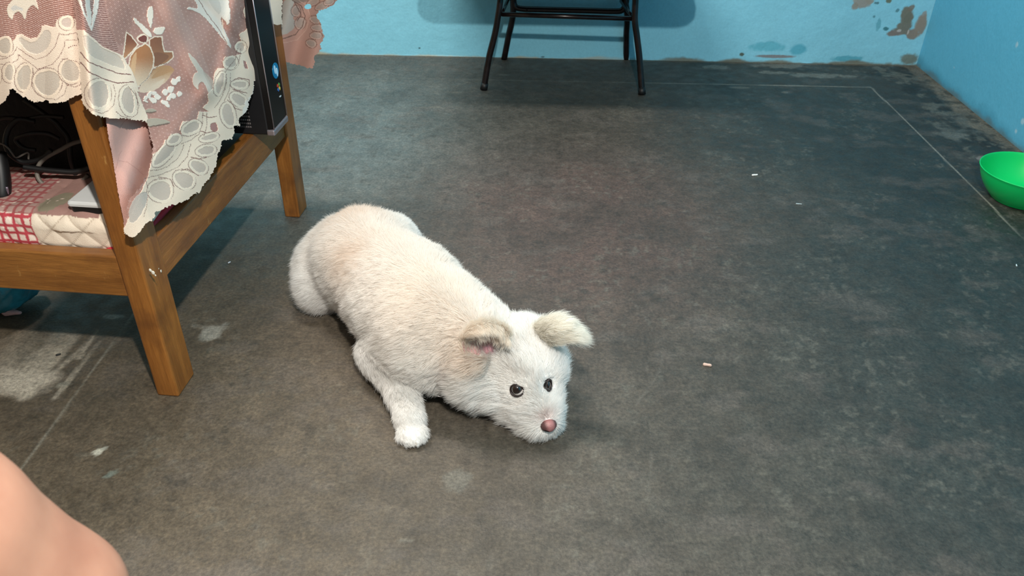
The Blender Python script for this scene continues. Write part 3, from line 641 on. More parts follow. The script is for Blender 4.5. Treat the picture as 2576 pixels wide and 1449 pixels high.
# left side drop
P = np.array([T(W_ - .034 - .004 * math.sin(k_ * 1.3), t, z) for k_, t in enumerate(np.linspace(-.006, .756, 34)) for z in np.linspace(.745, .46, 12)])
i = np.arange(34 * 12).reshape(34, 12); q = np.stack([i[:-1, :-1], i[1:, :-1], i[1:, 1:], i[:-1, 1:]], -1).reshape(-1, 4)
Vs.append(P); Fs.append(q + nv); Cs.append(np.tile(s2l(ROSE), (len(P), 1)))
lm = NT('lace_cloth'); lc = lm.mix(1.0, lm.attr(), (.96, .94, .92), 'MULTIPLY'); lc = lm.mix(.35, lc, lm.ramp(lm.noise(900, 3, .6), [(.3, (.8, .8, .8)), (.7, (1.15, 1.15, 1.15))]), 'MULTIPLY')
lm.color(lc); lm.set(Roughness=.85); lm.b.inputs['Sheen Weight'].default_value = .1; lm.bump(lm.noise(1100, 2, .5), .0006)
cloth = mesh_obj('tablecloth', np.vstack(Vs), np.vstack(Fs), lm.m, colors=np.vstack(Cs))
tag(cloth, 'rose and cream lace tablecloth with tulips and a scalloped white border draped over the table', 'tablecloth')
# ------------------------------------------------------------------ things on and under the table
def on_t(px, py, t):
    d = ray(px, py); k = ((T(0, t, 0) - CAM) @ E2) / (d @ E2); return CAM + k * d
def sd_box(q, c, h, r):
    d = np.abs(q - np.array(c)) - (np.array(h) - r)
    return np.linalg.norm(np.maximum(d, 0), axis=-1) + np.minimum(d.max(-1), 0) - r
def blob(name, f, lo, hi, h, material, parent=None, colfn=None, **kw):
    V, Q = surfnet(f, lo, hi, h); return mesh_obj(name, V, Q, material, parent, colors=colfn(V) if colfn else None, **kw)

# quilt folded on the lower shelf
quilt = thing('quilt', 'folded cream quilt with red check end and red edging on the table shelf', 'quilt', T(-.2, .12, .268))
def f_quilt(q):
    d = sd_box(q, (-.205, .120, .302), (.176, .084, .0355), .022)
    k = (q[:, 0] + q[:, 2] * 1.0) / .052; k2 = (q[:, 0] - q[:, 2] * 1.0) / .052
    puff = np.minimum(np.abs(np.sin(math.pi * k)), np.abs(np.sin(math.pi * k2)))
    d = d - .0035 * np.sqrt(puff + .02) - .004 * fbm(q, 14, 70) * (q[:, 2] > .31)
    return np.maximum(d, (q[:, 0] * .75 - q[:, 1] * .66 + .047))    # slanting folded corner
Vq, Qq = surfnet(f_quilt, (-.39, .025, .262), (-.02, .215, .352), .0026, 1)
def quilt_col(V):
    X, Y = pr(T_(V)); c = np.tile(s2l([236, 220, 200]), (len(V), 1)); n = fbm(V, 40, 71)
    top = V[:, 2] > .3335 - .0015 * n
    chk = np.where(top, V[:, 0] < -.186 - .15 * (V[:, 1] - .04), V[:, 0] < -.188)
    u = (V[:, 0] + .188) / .0150; w = np.where(top, (V[:, 1] - .04) / .0150, (V[:, 2] - .27) / .0150)
    sq = (np.abs((u % 1) - .5) < .34) & (np.abs((w % 1) - .5) < .34)
    c[chk] = s2l([186, 66, 76]); c[chk & sq] = s2l([236, 216, 202])
    rose_shade = top & ((fbm(V, 12, 72) > -.5) | (V[:, 1] > .1)) & ~((V[:, 0] > -.075) & (V[:, 1] < .11))
    wd = np.where(chk, .72, .85)[rose_shade, None]; c[rose_shade] = c[rose_shade] * (1 - wd) + s2l([136, 88, 84]) * wd  # rosy cover tint, with the bag's shade over the quilt top painted in
    rd = top & (np.hypot((V[:, 0] + .10) / .03, (V[:, 1] - .09) / .025) < 1 + .4 * n); c[rd] = s2l([176, 76, 76])
    gr = top & (np.hypot((V[:, 0] + .165) / .022, (V[:, 1] - .075) / .035) + .5 * n < .9); c[gr] = s2l([132, 124, 104])
    sp = top & (fbm(V, 120, 73) > .5); c[sp] = s2l([226, 204, 190])
    seam = (~top) & ~chk & ((np.abs(np.sin(math.pi * (V[:, 0] + V[:, 2]) / .052)) < .10) | (np.abs(np.sin(math.pi * (V[:, 0] - V[:, 2]) / .052)) < .10))
    c[seam] = s2l([196, 178, 158]); rt = (V[:, 0] * .75 - V[:, 1] * .66 + .047 > -.003); c[rt] = s2l([188, 190, 180])
    return c * (1 + .05 * n)[:, None]
def T_(q): return TO + q[:, :1] * E1 + q[:, 1:2] * E2 + q[:, 2:] * E3
qm = NT('quilted_cotton'); qm.color(qm.attr()); qm.set(Roughness=.9); qm.bump(qm.noise(700, 3), .0006)
mesh_obj('cover', T_(Vq), Qq, qm.m, quilt, colors=quilt_col(Vq))
red = simple('red_binding', [190, 36, 54], .7)
tube('edging', spline([T(-.082, .030, .272), T(-.066, .032, .278), T(-.050, .042, .283), T(-.034, .072, .283), T(-.027, .14, .293), T(-.026, .20, .296)], 60), .0065, red, quilt, 10)
tube('edging', spline([T(-.38, .032, .276), T(-.3, .030, .277), T(-.22, .029, .276), T(-.18, .030, .272)], 30), .007, red, quilt, 10)
dr = simple('dark_red_cloth', [112, 24, 36], .8)
box('folded_tab', (-.078, .052, .336), (-.030, .085, .340), dr, quilt, T, .001)
box('care_label', (-.066, .057, .3402), (-.034, .075, .3410), simple('white_label', [222, 226, 240], .6, var=.02), quilt, T, 0)
for k in range(5):
    box('label_print', (-.058 + k * .0045, .061, .3411), (-.0560 + k * .0045, .067, .3413), simple('label_ink', [70, 74, 120], .6, var=0) if k == 0 else bpy.data.materials['label_ink'], quilt, T, 0)

# set-top style box
dev = thing('electronic_box', 'flat white topped electronic box with a black base resting on the quilt', 'electronic device', T(-.08, .1, .337))
V = []; Fc = []
def rrect(s0, t0, s1, t1, r, z, n=6):
    out = []
    for (cx, cy, a0) in ((s1 - r, t1 - r, 0), (s0 + r, t1 - r, 90), (s0 + r, t0 + r, 180), (s1 - r, t0 + r, 270)):
        for k in range(n + 1):
            a = math.radians(a0 + 90 * k / n); out.append(T(cx + r * math.cos(a), cy + r * math.sin(a), z))
    return out
def prism(name, rings, material, parent):
    V = [p for r_ in rings for p in r_]; n = len(rings[0]); Fc = [tuple(range(n))[::-1], tuple((len(rings) - 1) * n + k for k in range(n))]
    for i in range(len(rings) - 1):
        for k in range(n):
            k2 = (k + 1) % n; Fc.append((i * n + k, i * n + k2, (i + 1) * n + k2, (i + 1) * n + k))
    return mesh_obj(name, V, Fc, material, parent, smooth=False)
prism('base', [rrect(-.122, .047, -.030, .196, .006, .3375), rrect(-.123, .046, -.029, .197, .006, .350)], simple('black_plastic', [20, 20, 22], .35, var=.05), dev)
prism('top_cover', [rrect(-.124, .044, -.028, .198, .006, .350), rrect(-.1245, .0435, -.0275, .1985, .006, .354), rrect(-.1235, .0445, -.0285, .1975, .006, .3568), rrect(-.121, .047, -.031, .195, .005, .3580)], simple('white_plastic', [212, 214, 214], .35, var=.03), dev)
fd = bpy.data.curves.new('brand_print', 'FONT'); fd.body = 'Ner'; fd.size = .017; fd.extrude = .0001
fo = bpy.data.objects.new('brand_print', fd); COL.objects.link(fo); fd.materials.append(simple('black_print', [18, 18, 18], .5, var=0))
fm_ = bpy.data.meshes.new_from_object(fo); bpy.data.objects.remove(fo); fo = bpy.data.objects.new('brand_print', fm_); COL.objects.link(fo)
a0 = math.atan2(E1[1], E1[0]); fo.location = Vector(tuple(T(-.087, .083, .3583))) - Vector(dev.location); fo.parent = dev; fo.rotation_euler = (0, 0, a0 + .18)

# dark cloth bag filling the back of the shelf
bagm = simple('black_nylon', [22, 23, 25], .8, var=.3, scale=25, bump=.003)
def f_bag(q): return sd_box(q, (-.225, .345, .46), (.165, .125, .185), .04) - .012 * fbm(q, 11, 80)
Vb, Qb = surfnet(f_bag, (-.42, .20, .262), (-.03, .49, .67), .006, 1)
tag(mesh_obj('bag', T_(Vb), Qb, bagm, origin=T(-.225, .345, .27)), 'black fabric bag standing at the back of the table shelf behind the cables', 'bag')
blk = simple('black_rubber', [14, 14, 15], .5, var=.1); gry = simple('grey_cable_rubber', [112, 106, 98], .55, var=.1)
def cable(pts, r, m, label):
    P = [on_t(*p) for p in pts]; o = tube('cable', spline(P, 14 * len(P)), r, m, seg=8)
    tag(o, label, 'cable')
cable([(215, 352, 0.179), (180, 362, 0.168), (150, 378, 0.158), (118, 395, 0.149), (100, 412, 0.144), (93, 432, 0.141), (97, 450, 0.137), (110, 464, 0.135), (135, 474, 0.137), (165, 480, 0.144), (200, 462, 0.154), (222, 440, 0.162)], .0036, gry, 'grey cable looping over the tangle of black cables on the shelf')
cable([(-40, 318, 0.172), (0, 300, 0.172), (25, 296, 0.172), (60, 300, 0.175), (110, 292, 0.179), (160, 295, 0.182)], .0034, blk, 'thin black cable running level across the bag, highest of the cables')
cable([(88, 306, 0.175), (50, 300, 0.168), (26, 318, 0.162), (15, 345, 0.154), (16, 370, 0.147), (30, 392, 0.144), (60, 408, 0.144), (100, 400, 0.147), (130, 378, 0.154)], .0042, blk, 'black cable curled in a large arc at the left of the shelf')
cable([(150, 350, 0.168), (120, 336, 0.162), (85, 335, 0.154), (55, 342, 0.151), (40, 352, 0.154), (60, 372, 0.151), (90, 378, 0.154)], .0036, blk, 'black cable in a low flat loop inside the larger arc')
cable([(214, 482, .168), (205, 470, 0.172), (190, 440, 0.175), (178, 400, 0.175), (172, 350, 0.179), (150, 320, 0.182), (130, 300, 0.182), (60, 250, 0.182)], .0045, blk, 'thick black cable dropping behind the grey loop towards the white box')
cable([(-20, 360, 0.144), (5, 362, 0.141), (20, 372, 0.137), (30, 385, 0.137), (42, 396, 0.141), (70, 384, 0.147), (72, 400, 0.147)], .0016, gry, 'thin frayed grey wire at the left end of the shelf')
cable([(60, 420, 0.134), (95, 425, 0.137), (140, 430, 0.141), (190, 432, 0.147), (230, 420, 0.154)], .005, blk, 'thick black cable lying low across the quilt below the grey loop')
ad = thing('power_adapter', 'black power adapter with a tan end leaning at the left edge of the shelf', 'power adapter', on_t(5, 490, .09))
tube('body', spline([on_t(-6, 385, .12), on_t(2, 430, .105), on_t(6, 480, .09), on_t(4, 498, .085)], 16), [.013] * 14 + [.012, .009], blk, ad, 16)
tube('tan_end', spline([on_t(4, 498, .085), on_t(0, 514, .08)], 6), [.009, .010, .010, .009, .007, .004], simple('tan_plastic', [170, 128, 62], .5), ad, 16)
tube('grey_ring', spline([on_t(17, 470, .088), on_t(19, 490, .086), on_t(10, 504, .083), on_t(0, 506, .081)], 14), .0022, simple('violet_grey_metal', [132, 120, 134], .3, .6), ad, 8)

# slim computer tower at the far end
pc = thing('computer_tower', 'black slim computer tower with silver trim standing at the far end of the table shelf', 'computer', T(-.1, .53, .2895))
gl = simple('glossy_black', [10, 10, 12], .28, var=0); mb = simple('matt_black_steel', [20, 20, 23], .5, var=.1)
box('case', (-.30, .492, .2895), (.034, .574, .635), mb, pc, T, .004)
prism('front_panel', [[T(.034, t, z) for t, z in ((.492, .302), (.492, .630), (.574, .630), (.574, .302))][::-1], [T(.045, t, z) for t, z in ((.494, .304), (.494, .628), (.572, .628), (.572, .304))][::-1]], gl, pc)
sil = simple('silver_trim', [176, 166, 172], .3, .7, var=.03)
tube('silver_trim', [T(.046, .493, .632), T(.046, .493, .5), T(.046, .493, .303)], .0012, sil, pc, 8)
tube('silver_trim', [T(.046, .573, .632), T(.046, .573, .5), T(.046, .573, .303)], .0009, sil, pc, 8)
box('chrome_foot', (.030, .490, .289), (.047, .576, .302), sil, pc, T, .003)
Vv, Fv = [], []
for i in range(17):
    for j in range(7):
        v, f = box_vf((-.004 - j * .0042, .4912, .305 + i * .0075), (-.0015 - j * .0042, .4921, .3085 + i * .0075), T); Fv += [tuple(a + len(Vv) * 8 for a in q) for q in f]; Vv.append(v)
mesh_obj('vent_grille', np.vstack(Vv), Fv, simple('vent_grey', [120, 112, 110], .5, .3), pc, smooth=False)
def disc(name, c, r, mat, par, off=.0006, n=32, ry=None):
    V = [T(.0452 + off, c[0] + r * math.cos(a), c[1] + (ry or r) * math.sin(a)) for a in np.linspace(0, 2 * math.pi, n, endpoint=False)]
    V += [p - E1 * .001 for p in V]; Fc = [tuple(range(n))] + [tuple(range(n, 2 * n))[::-1]] + [(k, n + k, n + (k + 1) % n, (k + 1) % n) for k in range(n)]
    mesh_obj(name, V, Fc, mat, par, smooth=False)
disc('round_blue_badge', (.550, .408), .016, simple('badge_blue', [24, 128, 176], .3, var=.05), pc)
disc('badge_letters', (.5465, .411), .0042, simple('badge_white', [190, 226, 246], .3, var=0), pc, .0012, 12, .009); disc('badge_letters', (.5555, .403), .0042, bpy.data.materials['badge_white'], pc, .0012, 12, .009)
for (dt, dz, cc) in ((-.004, .004, [190, 70, 50]), (.004, .004, [90, 150, 70]), (-.004, -.004, [60, 110, 180]), (.004, -.004, [220, 190, 80])):
    disc('sticker', (.553 + dt, .372 + dz), .0042, simple('sticker_ink', cc, .4, var=0), pc, .0008, 4)
disc('sticker', (.554, .352), .005, simple('sticker_white', [200, 210, 214], .4, var=0), pc, .0008, 8, .0015)

# teal plastic bag under the table
tb = simple('teal_plastic', [46, 128, 146], .25, var=.35, scale=35)
tc = T(-.45, .22, .05)
o = blob('plastic_bag', lambda P: smin(sd_cap(P, T(-.50, .22, .05), T(-.44, .20, .055), .05, .04), sd_cap(P, T(-.44, .24, .05), T(-.46, .16, .09), .04, .03), .03) - .012 * fbm(P, 24, 82), tc - [.14, .14, .049], tc + [.12, .12, .12], .005, tb, origin=tc)
tag(o, 'crumpled teal plastic bag on the floor under the table, cut off by the left edge', 'plastic bag')
ps = at(32, 783, .012)
tag(blob('paper_scrap', lambda P: sd_cap(P, ps - [.014, 0, 0], ps + [.016, -.004, 0], .010, .004) - .003 * fbm(P, 60, 83), ps - [.035, .025, .012], ps + [.035, .025, .02], .0016, simple('dusty_pink_paper', [216, 176, 176], .8), origin=ps), 'small pinkish scrap on the floor beside the teal bag under the table', 'scrap')

# ------------------------------------------------------------------ steel chair by the back wall
steel = NT('black_enamel'); steel.color(steel.ramp(steel.noise(40, 5), [(.4, s2l([20, 15, 16])), (.75, s2l([40, 28, 28]))])); steel.set(Roughness=.22, Metallic=.2); steel = steel.m
chair = thing('metal_chair', 'black tubular metal chair with splayed legs standing against the blue back wall', 'chair', (.11, 2.79, 0))
r_ = .0108
def fleg(side):
    if side < 0: pts = [at(1217, 226), on_y(1229, 150, 2.645), on_y(1245, 85, 2.655), on_y(1252, 45, 2.66), (-.103, 2.67, .30), (-.098, 2.69, .412)]
    else: pts = [at(1615, 238), on_y(1609, 150, 2.645), on_y(1602, 90, 2.655), on_y(1597, 50, 2.66), (.335, 2.67, .30), (.332, 2.69, .412)]
    pts[0] = pts[0] + np.array([0, 0, .002])
    l = tube('leg', spline(pts, 40), r_, steel, chair, 16)
    p, q = np.array(pts[0]), np.array(pts[1]); d = nrm(q - p)
    tube('rubber_foot', [p - d * .001, p + d * .01, p + d * .022], [r_ + .0022, r_ + .0022, r_ + .0018], blk, l, 16)
fleg(-1); fleg(1)
for px0, px1, xt in ((1268, 1291, -.075), (1575, 1577, .312)):
    a = at(px0, 149); b = on_y(px1, 30, 2.945)
    tube('leg', spline([a, (a + b) / 2, b, (xt, 2.93, .30), (xt, 2.90, .412)], 34), r_ * 1.05, steel, chair, 16)
fa, fb_ = on_y(1262, 36, 2.668), on_y(1594, 47, 2.668)
tube('front_bar', [fa, (fa + fb_) / 2, fb_], .0078, steel, chair, 14)
ra, rb = on_y(1291, 0, 2.945), on_y(1577, 0, 2.945); zc = on_y(1400, 24, 2.945)[2]
tube('rear_bar', spline([ra + [.002, -.004, .02], ra + [.003, -.004, -.012], (ra[0] + .016, 2.941, zc + .004), (ra[0] + .05, 2.941, zc), (0, 2.941, zc), (.2, 2.941, zc - .001), (rb[0] - .05, 2.941, zc - .002), (rb[0] - .016, 2.941, zc + .002), rb + [-.003, -.004, -.012], rb + [-.002, -.004, .02]], 90), .0105, steel, chair, 14)
for (p, q) in ((fa, (-.085, 2.945, .226)), (fb_, (.318, 2.945, .226))): tube('side_bar', [p, (np.array(p) + q) / 2, q], .006, steel, chair, 10)
def rr(x0, y0, x1, y1, r, z, n=8):
    out = []
    for (cx, cy, a0) in ((x1 - r, y1 - r, 0), (x0 + r, y1 - r, 90), (x0 + r, y0 + r, 180), (x1 - r, y0 + r, 270)):
        for k in range(n + 1):
            a = math.radians(a0 + 90 * k / n); out.append(np.array([cx + r * math.cos(a), cy + r * math.sin(a), z]))
    return out
unseen_seatm = simple('unseen_seat_brown', [48, 34, 32], .45)
prism('unseen_seat', [rr(-.325, 2.40, .50, 2.93, .07, .410), rr(-.33, 2.395, .505, 2.935, .075, .418), rr(-.33, 2.395, .505, 2.935, .075, .440), rr(-.315, 2.41, .49, 2.92, .06, .450)], unseen_seatm, chair)  # out of view, sized so its shadow falls on the back wall

# ------------------------------------------------------------------ green bowl
bc = at(2592, 432, .078); bc[2] = 0
gm = NT('green_plastic'); gm.color(tuple(s2l([2, 196, 102]))); gm.set(Roughness=.32); gm.b.inputs['Subsurface Weight'].default_value = .25; gm.b.inputs['Subsurface Radius'].default_value = (.01, .02, .01)
prof = [(0, .004), (.062, .004), (.066, .001), (.070, .001), (.072, .005), (.086, .018), (.102, .040), (.112, .062), (.116, .076), (.1185, .079), (.1185, .0815), (.1165, .082), (.1145, .079), (.109, .062), (.099, .041), (.083, .021), (.066, .009), (.04, .008), (0, .0078)]
bowl = lathe('bowl', prof, bc, gm.m, seg=96); tag(bowl, 'bright green plastic bowl on the floor by the right wall', 'bowl')
m_ = bowl.modifiers.new('sub', 'SUBSURF'); m_.levels = 1; m_.render_levels = 2

# ------------------------------------------------------------------ crumbs
def crumb(px, py, L, wd, ang, col, label, name='crumb', cat='crumb'):
    c = at(px, py, wd * .55); d = np.array([math.cos(ang), math.sin(ang), 0])
    o = blob(name, lambda P: sd_cap(P, c - d * L, c + d * L, wd * .8, wd * .6) - .0006 * fbm(P, 300, 5), c - [L + wd * 2] * 2 - [0, ] if False else c - [L + wd * 2, L + wd * 2, wd * 1.5], c + [L + wd * 2, L + wd * 2, wd * 1.5], wd / 3.5, simple('crumb_stuff', col, .7), origin=c)
    tag(o, label, cat)
crumb(1899, 440, .0068, .0030, .2, [240, 240, 236], 'white rice grain on the dark floor, brightest speck in the right half', 'rice_grain', 'rice grain')
crumb(2010, 513, .0060, .0024, -.1, [150, 164, 166], 'dull grey flake on the floor a little right of the white rice grain', 'flake', 'flake')
crumb(1780, 918, .0055, .0042, -.2, [196, 168, 154], 'beige crumb lying on the floor right of the dog\'s head')
crumb(577, 660, .0022, .0022, 1.0, [196, 206, 216], 'tiny pale speck on the floor between the table and the dog\'s rump', 'speck', 'speck')
crumb(2557, 667, .0030, .0020, 1.2, [190, 210, 214], 'tiny white flake on the floor at the right edge below the green bowl', 'flake', 'flake')
crumb(147, 892, .0030, .0024, .6, [26, 24, 22], 'tiny black speck on the chalky floor patch in front of the table', 'speck', 'speck')
# ------------------------------------------------------------------ the photographer's bare knee, close to the lens
npl = nrm(np.cross(ray(0, 1150), ray(300, 1405)));  npl = npl if npl @ ray(1200, 300) > 0 else -npl
def limb(px, dep, r): return CAM + ray(px, 1150 + .85 * px) * dep - npl * r
hip = limb(-900, .36, .075); k0 = limb(-250, .44, .066); k1_ = limb(20, .50, .060); kb = limb(262, .57, .054)
ank = np.array([kb[0] + .02, kb[1] - .02, .075]); toe = ank + [.03, .17, -.048]; toe[2] = .022
hip[2] = min(hip[2], .66)
def f_leg(P):
    d = sd_cap(P, hip, k0, .075, .066); d = smin(d, sd_cap(P, k0, k1_, .066, .060), .01); d = smin(d, sd_cap(P, k1_, kb, .060, .054), .01)
    mid = (kb + ank) / 2 + [-.01, -.03, .04]
    d = smin(d, sd_cap(P, kb, mid, .050, .048), .02); d = smin(d, sd_cap(P, mid, ank, .048, .030), .03)
    d = smin(d, sd_cap(P, ank + [0, -.03, -.035], toe, .034, .022), .03)
    for i in range(5):
        b = toe + [(i - 2) * .014, -.004 * abs(i - 1), -.004]; d = smin(d, sd_cap(P, b, b + [(i - 2) * .002, .022, -.006], .0105, .0085), .008)
    return np.maximum(d, .001 - P[:, 2])
lo = np.minimum.reduce([hip, k0, kb, ank, toe]) - .1; lo[2] = -.006; hi = np.maximum.reduce([hip, k0, kb, ank, toe]) + .1
sk = NT('skin'); sk.color(sk.ramp(sk.noise(18, 4), [(.35, s2l([172, 120, 98])), (.7, s2l([188, 138, 114]))])); sk.set(Roughness=.5); sk.b.inputs['Subsurface Weight'].default_value = .2; sk.b.inputs['Subsurface Radius'].default_value = (.01, .005, .003); sk.b.inputs['Subsurface Scale'].default_value = .6
V, Q = surfnet(f_leg, lo, hi, .008)
tag(mesh_obj('person', V, Q, sk.m, origin=ank), 'bare bent leg of a person close to the lens in the lower left corner', 'person')
# ------------------------------------------------------------------ the dog
D = lambda px, py, z: at(px, py, z)
# capsule chains: (point, point, radius, radius, blend)
HIP, MID, CH, SH, NK = D(925, 668, .103), D(1019, 748, .110), D(1096, 824, .112), D(1172, 856, .110), D(1245, 882, .090)
HEAD = D(1306, 905, .086); BR = D(1338, 962, .074); MZ = D(1355, 1010, .050); MZ2 = D(1375, 1056, .035)
BODY = [(HIP, MID, .092, .098, .03), (MID, CH, .098, .095, .03), (CH, SH, .094, .068, .03), (SH, NK, .070, .055, .03),
        (D(960, 690, .06), D(1080, 820, .055), .085, .076, .04),                # belly on the floor
        (D(866, 634, .085), D(905, 650, .1), .068, .084, .045),                  # rump
        (D(804, 668, .070), D(806, 722, .050), .046, .042, .028),               # folded hind thigh
        (D(806, 740, .028), D(836, 752, .020), .026, .016, .015),               # hind foot tucked
        (D(988, 612, .10), D(985, 625, .09), .052, .060, .035),                  # far thigh
        (D(918, 590, .145), D(903, 562, .18), .017, .010, .018),                 # tail root
        (D(1075, 862, .075), D(1095, 868, .065), .056, .046, .02),              # chest
        (D(1075, 872, .095), D(966, 893, .050), .060, .035, .03),               # upper arm to elbow
        (D(962, 892, .046), D(1014, 985, .034), .035, .0205, .015), (D(1014, 985, .034), D(1030, 1050, .026), .0205, .0175, .012),
        (D(1031, 1050, .025), D(1036, 1078, .017), .0175, .0165, .01),
        (D(1210, 880, .055), D(1245, 930, .05), .045, .040, .015)]
HD = [(HEAD, HEAD + (BR - HEAD) * .4, .068, .060, .03), (BR, MZ, .045, .034, .03), (MZ, MZ2, .032, .0205, .018),
      (D(1230, 940, .064), D(1272, 975, .045), .052, .039, .03), (D(1184, 928, .082), D(1216, 962, .046), .045, .036, .012),       # near cheek and ruff
      (D(1184, 892, .118), D(1184, 926, .08), .036, .038, .012),
      (D(1382, 905, .072), D(1378, 935, .058), .021, .021, .022), (D(1306, 1020, .030), D(1345, 1066, .022), .024, .019, .02),     # far cheek, lip
      (D(1361, 955, .086), D(1368, 1002, .066), .017, .013, .010), (D(1374, 1042, .022), D(1383, 1068, .016), .022, .0155, .015)]
TOES = [((1018, 1088), (1013, 1099)), ((1030, 1094), (1028, 1108)), ((1043, 1094), (1045, 1109)), ((1054, 1086), (1060, 1098))]
EYE = {}
def f_body0(P):
    d = None
    for a, b, ra, rb, k in BODY:
        e = sd_cap(P, a, b, ra, rb); d = e if d is None else smin(d, e, k)
    return d
def f_dog(P, sockets=True):
    d = f_body0(P); h = None
    for a, b, ra, rb, k in HD:
        e = sd_cap(P, a, b, ra, rb); h = e if h is None else smin(h, e, k)
    d = smin(d, h, .004)
    for a, b in TOES: d = smin(d, sd_cap(P, D(*a, .016), D(*b, .010), .0095, .0075), .006)
    if sockets:
        for c in EYE.values(): d = -smin(-d, np.linalg.norm(P - c, axis=-1) - .0118, .003)
    return -smin(-d, P[..., 2] - .001, .01)
def march(px, py, f=f_dog, extra=0.0):
    d = nrm(ray(px, py)); t = 1.15
    for _ in range(60):
        e_ = float(f((CAM + t * d)[None])[0]); t += e_ * .95
        if abs(e_) < 1e-5: break
    return CAM + t * d, d
for nm, (px, py) in dict(near=(1300, 984), far=(1382, 969)).items():
    p, d = march(px, py, lambda P: f_dog(P, False)); nn = grad(lambda P: f_dog(P, False), p[None])[0]; EYE[nm] = p - nn * .0058 + d * .001
lo = np.array([-.66, .86, -.004]); hi = np.array([.20, 1.86, .30])
DV, DQ = surfnet(f_dog, lo, hi, .0075, 3)
def place(px, py, z): return D(px, py, z)
CREAM_SHADE = [(D(862, 640, .19), .060, (234, 212, 190), .75), (D(1000, 600, .2), .11, (236, 220, 204), .6), (D(1070, 720, .22), .12, (238, 222, 204), .7), (D(885, 570, .16), .07, (234, 212, 188), .75),
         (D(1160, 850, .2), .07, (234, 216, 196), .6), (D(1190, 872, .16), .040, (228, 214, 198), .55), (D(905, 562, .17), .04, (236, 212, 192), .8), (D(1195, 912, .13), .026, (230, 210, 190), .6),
         (D(1374, 1046, .05), .010, (196, 150, 140), .7), (D(1148, 890, .13), .018, (222, 206, 192), .6), (D(1128, 918, .10), .012, (214, 196, 182), .6)]  # last two: tan coat that also paints shade into the ruff groove
def dog_col(P):
    c = np.tile(s2l([250, 249, 247]), (len(P), 1)); c = c * (1 + .03 * fbm(P, 60, 90))[:, None]
    for p, r, col, w in CREAM_SHADE:
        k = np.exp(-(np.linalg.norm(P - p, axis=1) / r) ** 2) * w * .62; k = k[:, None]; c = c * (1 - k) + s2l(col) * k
    return np.clip(c, 0, .97)
skm = NT('dog_skin'); skm.color(skm.attr()); skm.set(Roughness=.9)
dog = thing('dog', 'fluffy white dog with cream patches lying on the dark floor, chin down', 'dog', (-.2, 1.3, 0))
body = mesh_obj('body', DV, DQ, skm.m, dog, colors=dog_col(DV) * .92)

# ears: cupped sheets -----------------------------------------------------
def sheet(rows, nu=22, nv=26, thick=.0028):
    rows = [spline(r, nv) for r in rows]; rows = np.array(rows); G = np.array([spline(rows[:, j], nu) for j in range(nv)]).transpose(1, 0, 2)
    du = np.gradient(G, axis=0); dv = np.gradient(G, axis=1); N = np.cross(du, dv); N /= np.linalg.norm(N, axis=2)[..., None] + 1e-9
    return G, N
def ear_mesh(name, rows, out, pink):
    G, N = sheet(rows)
    if (N.mean((0, 1)) @ np.array(out)) < 0: N = -N
    nu, nv = G.shape[:2]; th = .0022 * (1 - .6 * np.linspace(0, 1, nu))[:, None, None]
    V = np.concatenate([(G + N * th).reshape(-1, 3), (G - N * th).reshape(-1, 3)]); i = np.arange(nu * nv).reshape(nu, nv); o2 = nu * nv
    Fc = [(i[a, b], i[a + 1, b], i[a + 1, b + 1], i[a, b + 1]) for a in range(nu - 1) for b in range(nv - 1)]
    Fc += [(o2 + i[a, b], o2 + i[a, b + 1], o2 + i[a + 1, b + 1], o2 + i[a + 1, b]) for a in range(nu - 1) for b in range(nv - 1)]
    rim = [i[a, 0] for a in range(nu)] + [i[nu - 1, b] for b in range(1, nv)] + [i[a, nv - 1] for a in range(nu - 2, -1, -1)] + [i[0, b] for b in range(nv - 2, 0, -1)]
    Fc += [(rim[k], rim[(k + 1) % len(rim)], o2 + rim[(k + 1) % len(rim)], o2 + rim[k]) for k in range(len(rim))]
    c = np.tile(s2l([234, 220, 204]), (len(V), 1)); c[o2:] = s2l(pink)
    mesh_obj(name, V, [tuple(int(x) for x in q) for q in Fc], skm.m, dog, colors=c); return G, N
def L_(px, py, l):
    p, d = march(px, py); return p - d * l
NE = [[L_(1180, 918, .000), L_(1192, 900, .001), L_(1216, 884, .0), L_(1246, 880, .001), L_(1268, 892, .001)],
      [L_(1168, 890, .012), L_(1184, 862, .018), L_(1215, 846, .020), L_(1252, 850, .018), L_(1277, 872, .010)],
      [L_(1164, 862, .026), L_(1184, 832, .036), L_(1216, 819, .040), L_(1254, 824, .036), L_(1282, 848, .022)],
      [L_(1174, 856, .036), L_(1194, 838, .046), L_(1220, 832, .050), L_(1250, 838, .044), L_(1278, 860, .028)]]
FE = [[D(1328, 832, .140), D(1346, 842, .142), D(1366, 856, .138), D(1384, 874, .122)],
      [D(1352, 812, .165), D(1370, 822, .168), D(1388, 840, .162), D(1400, 862, .144)],
      [D(1385, 804, .178), D(1402, 814, .180), D(1418, 832, .172), D(1426, 856, .156)],
      [D(1408, 814, .172), D(1424, 824, .172), D(1438, 840, .164), D(1446, 856, .154)]]
GN, NN = ear_mesh('ear', NE, (-.0, 1, .25), [196, 150, 150]); GF, NF = ear_mesh('ear', FE, (.1, .1, 1), [214, 186, 172])
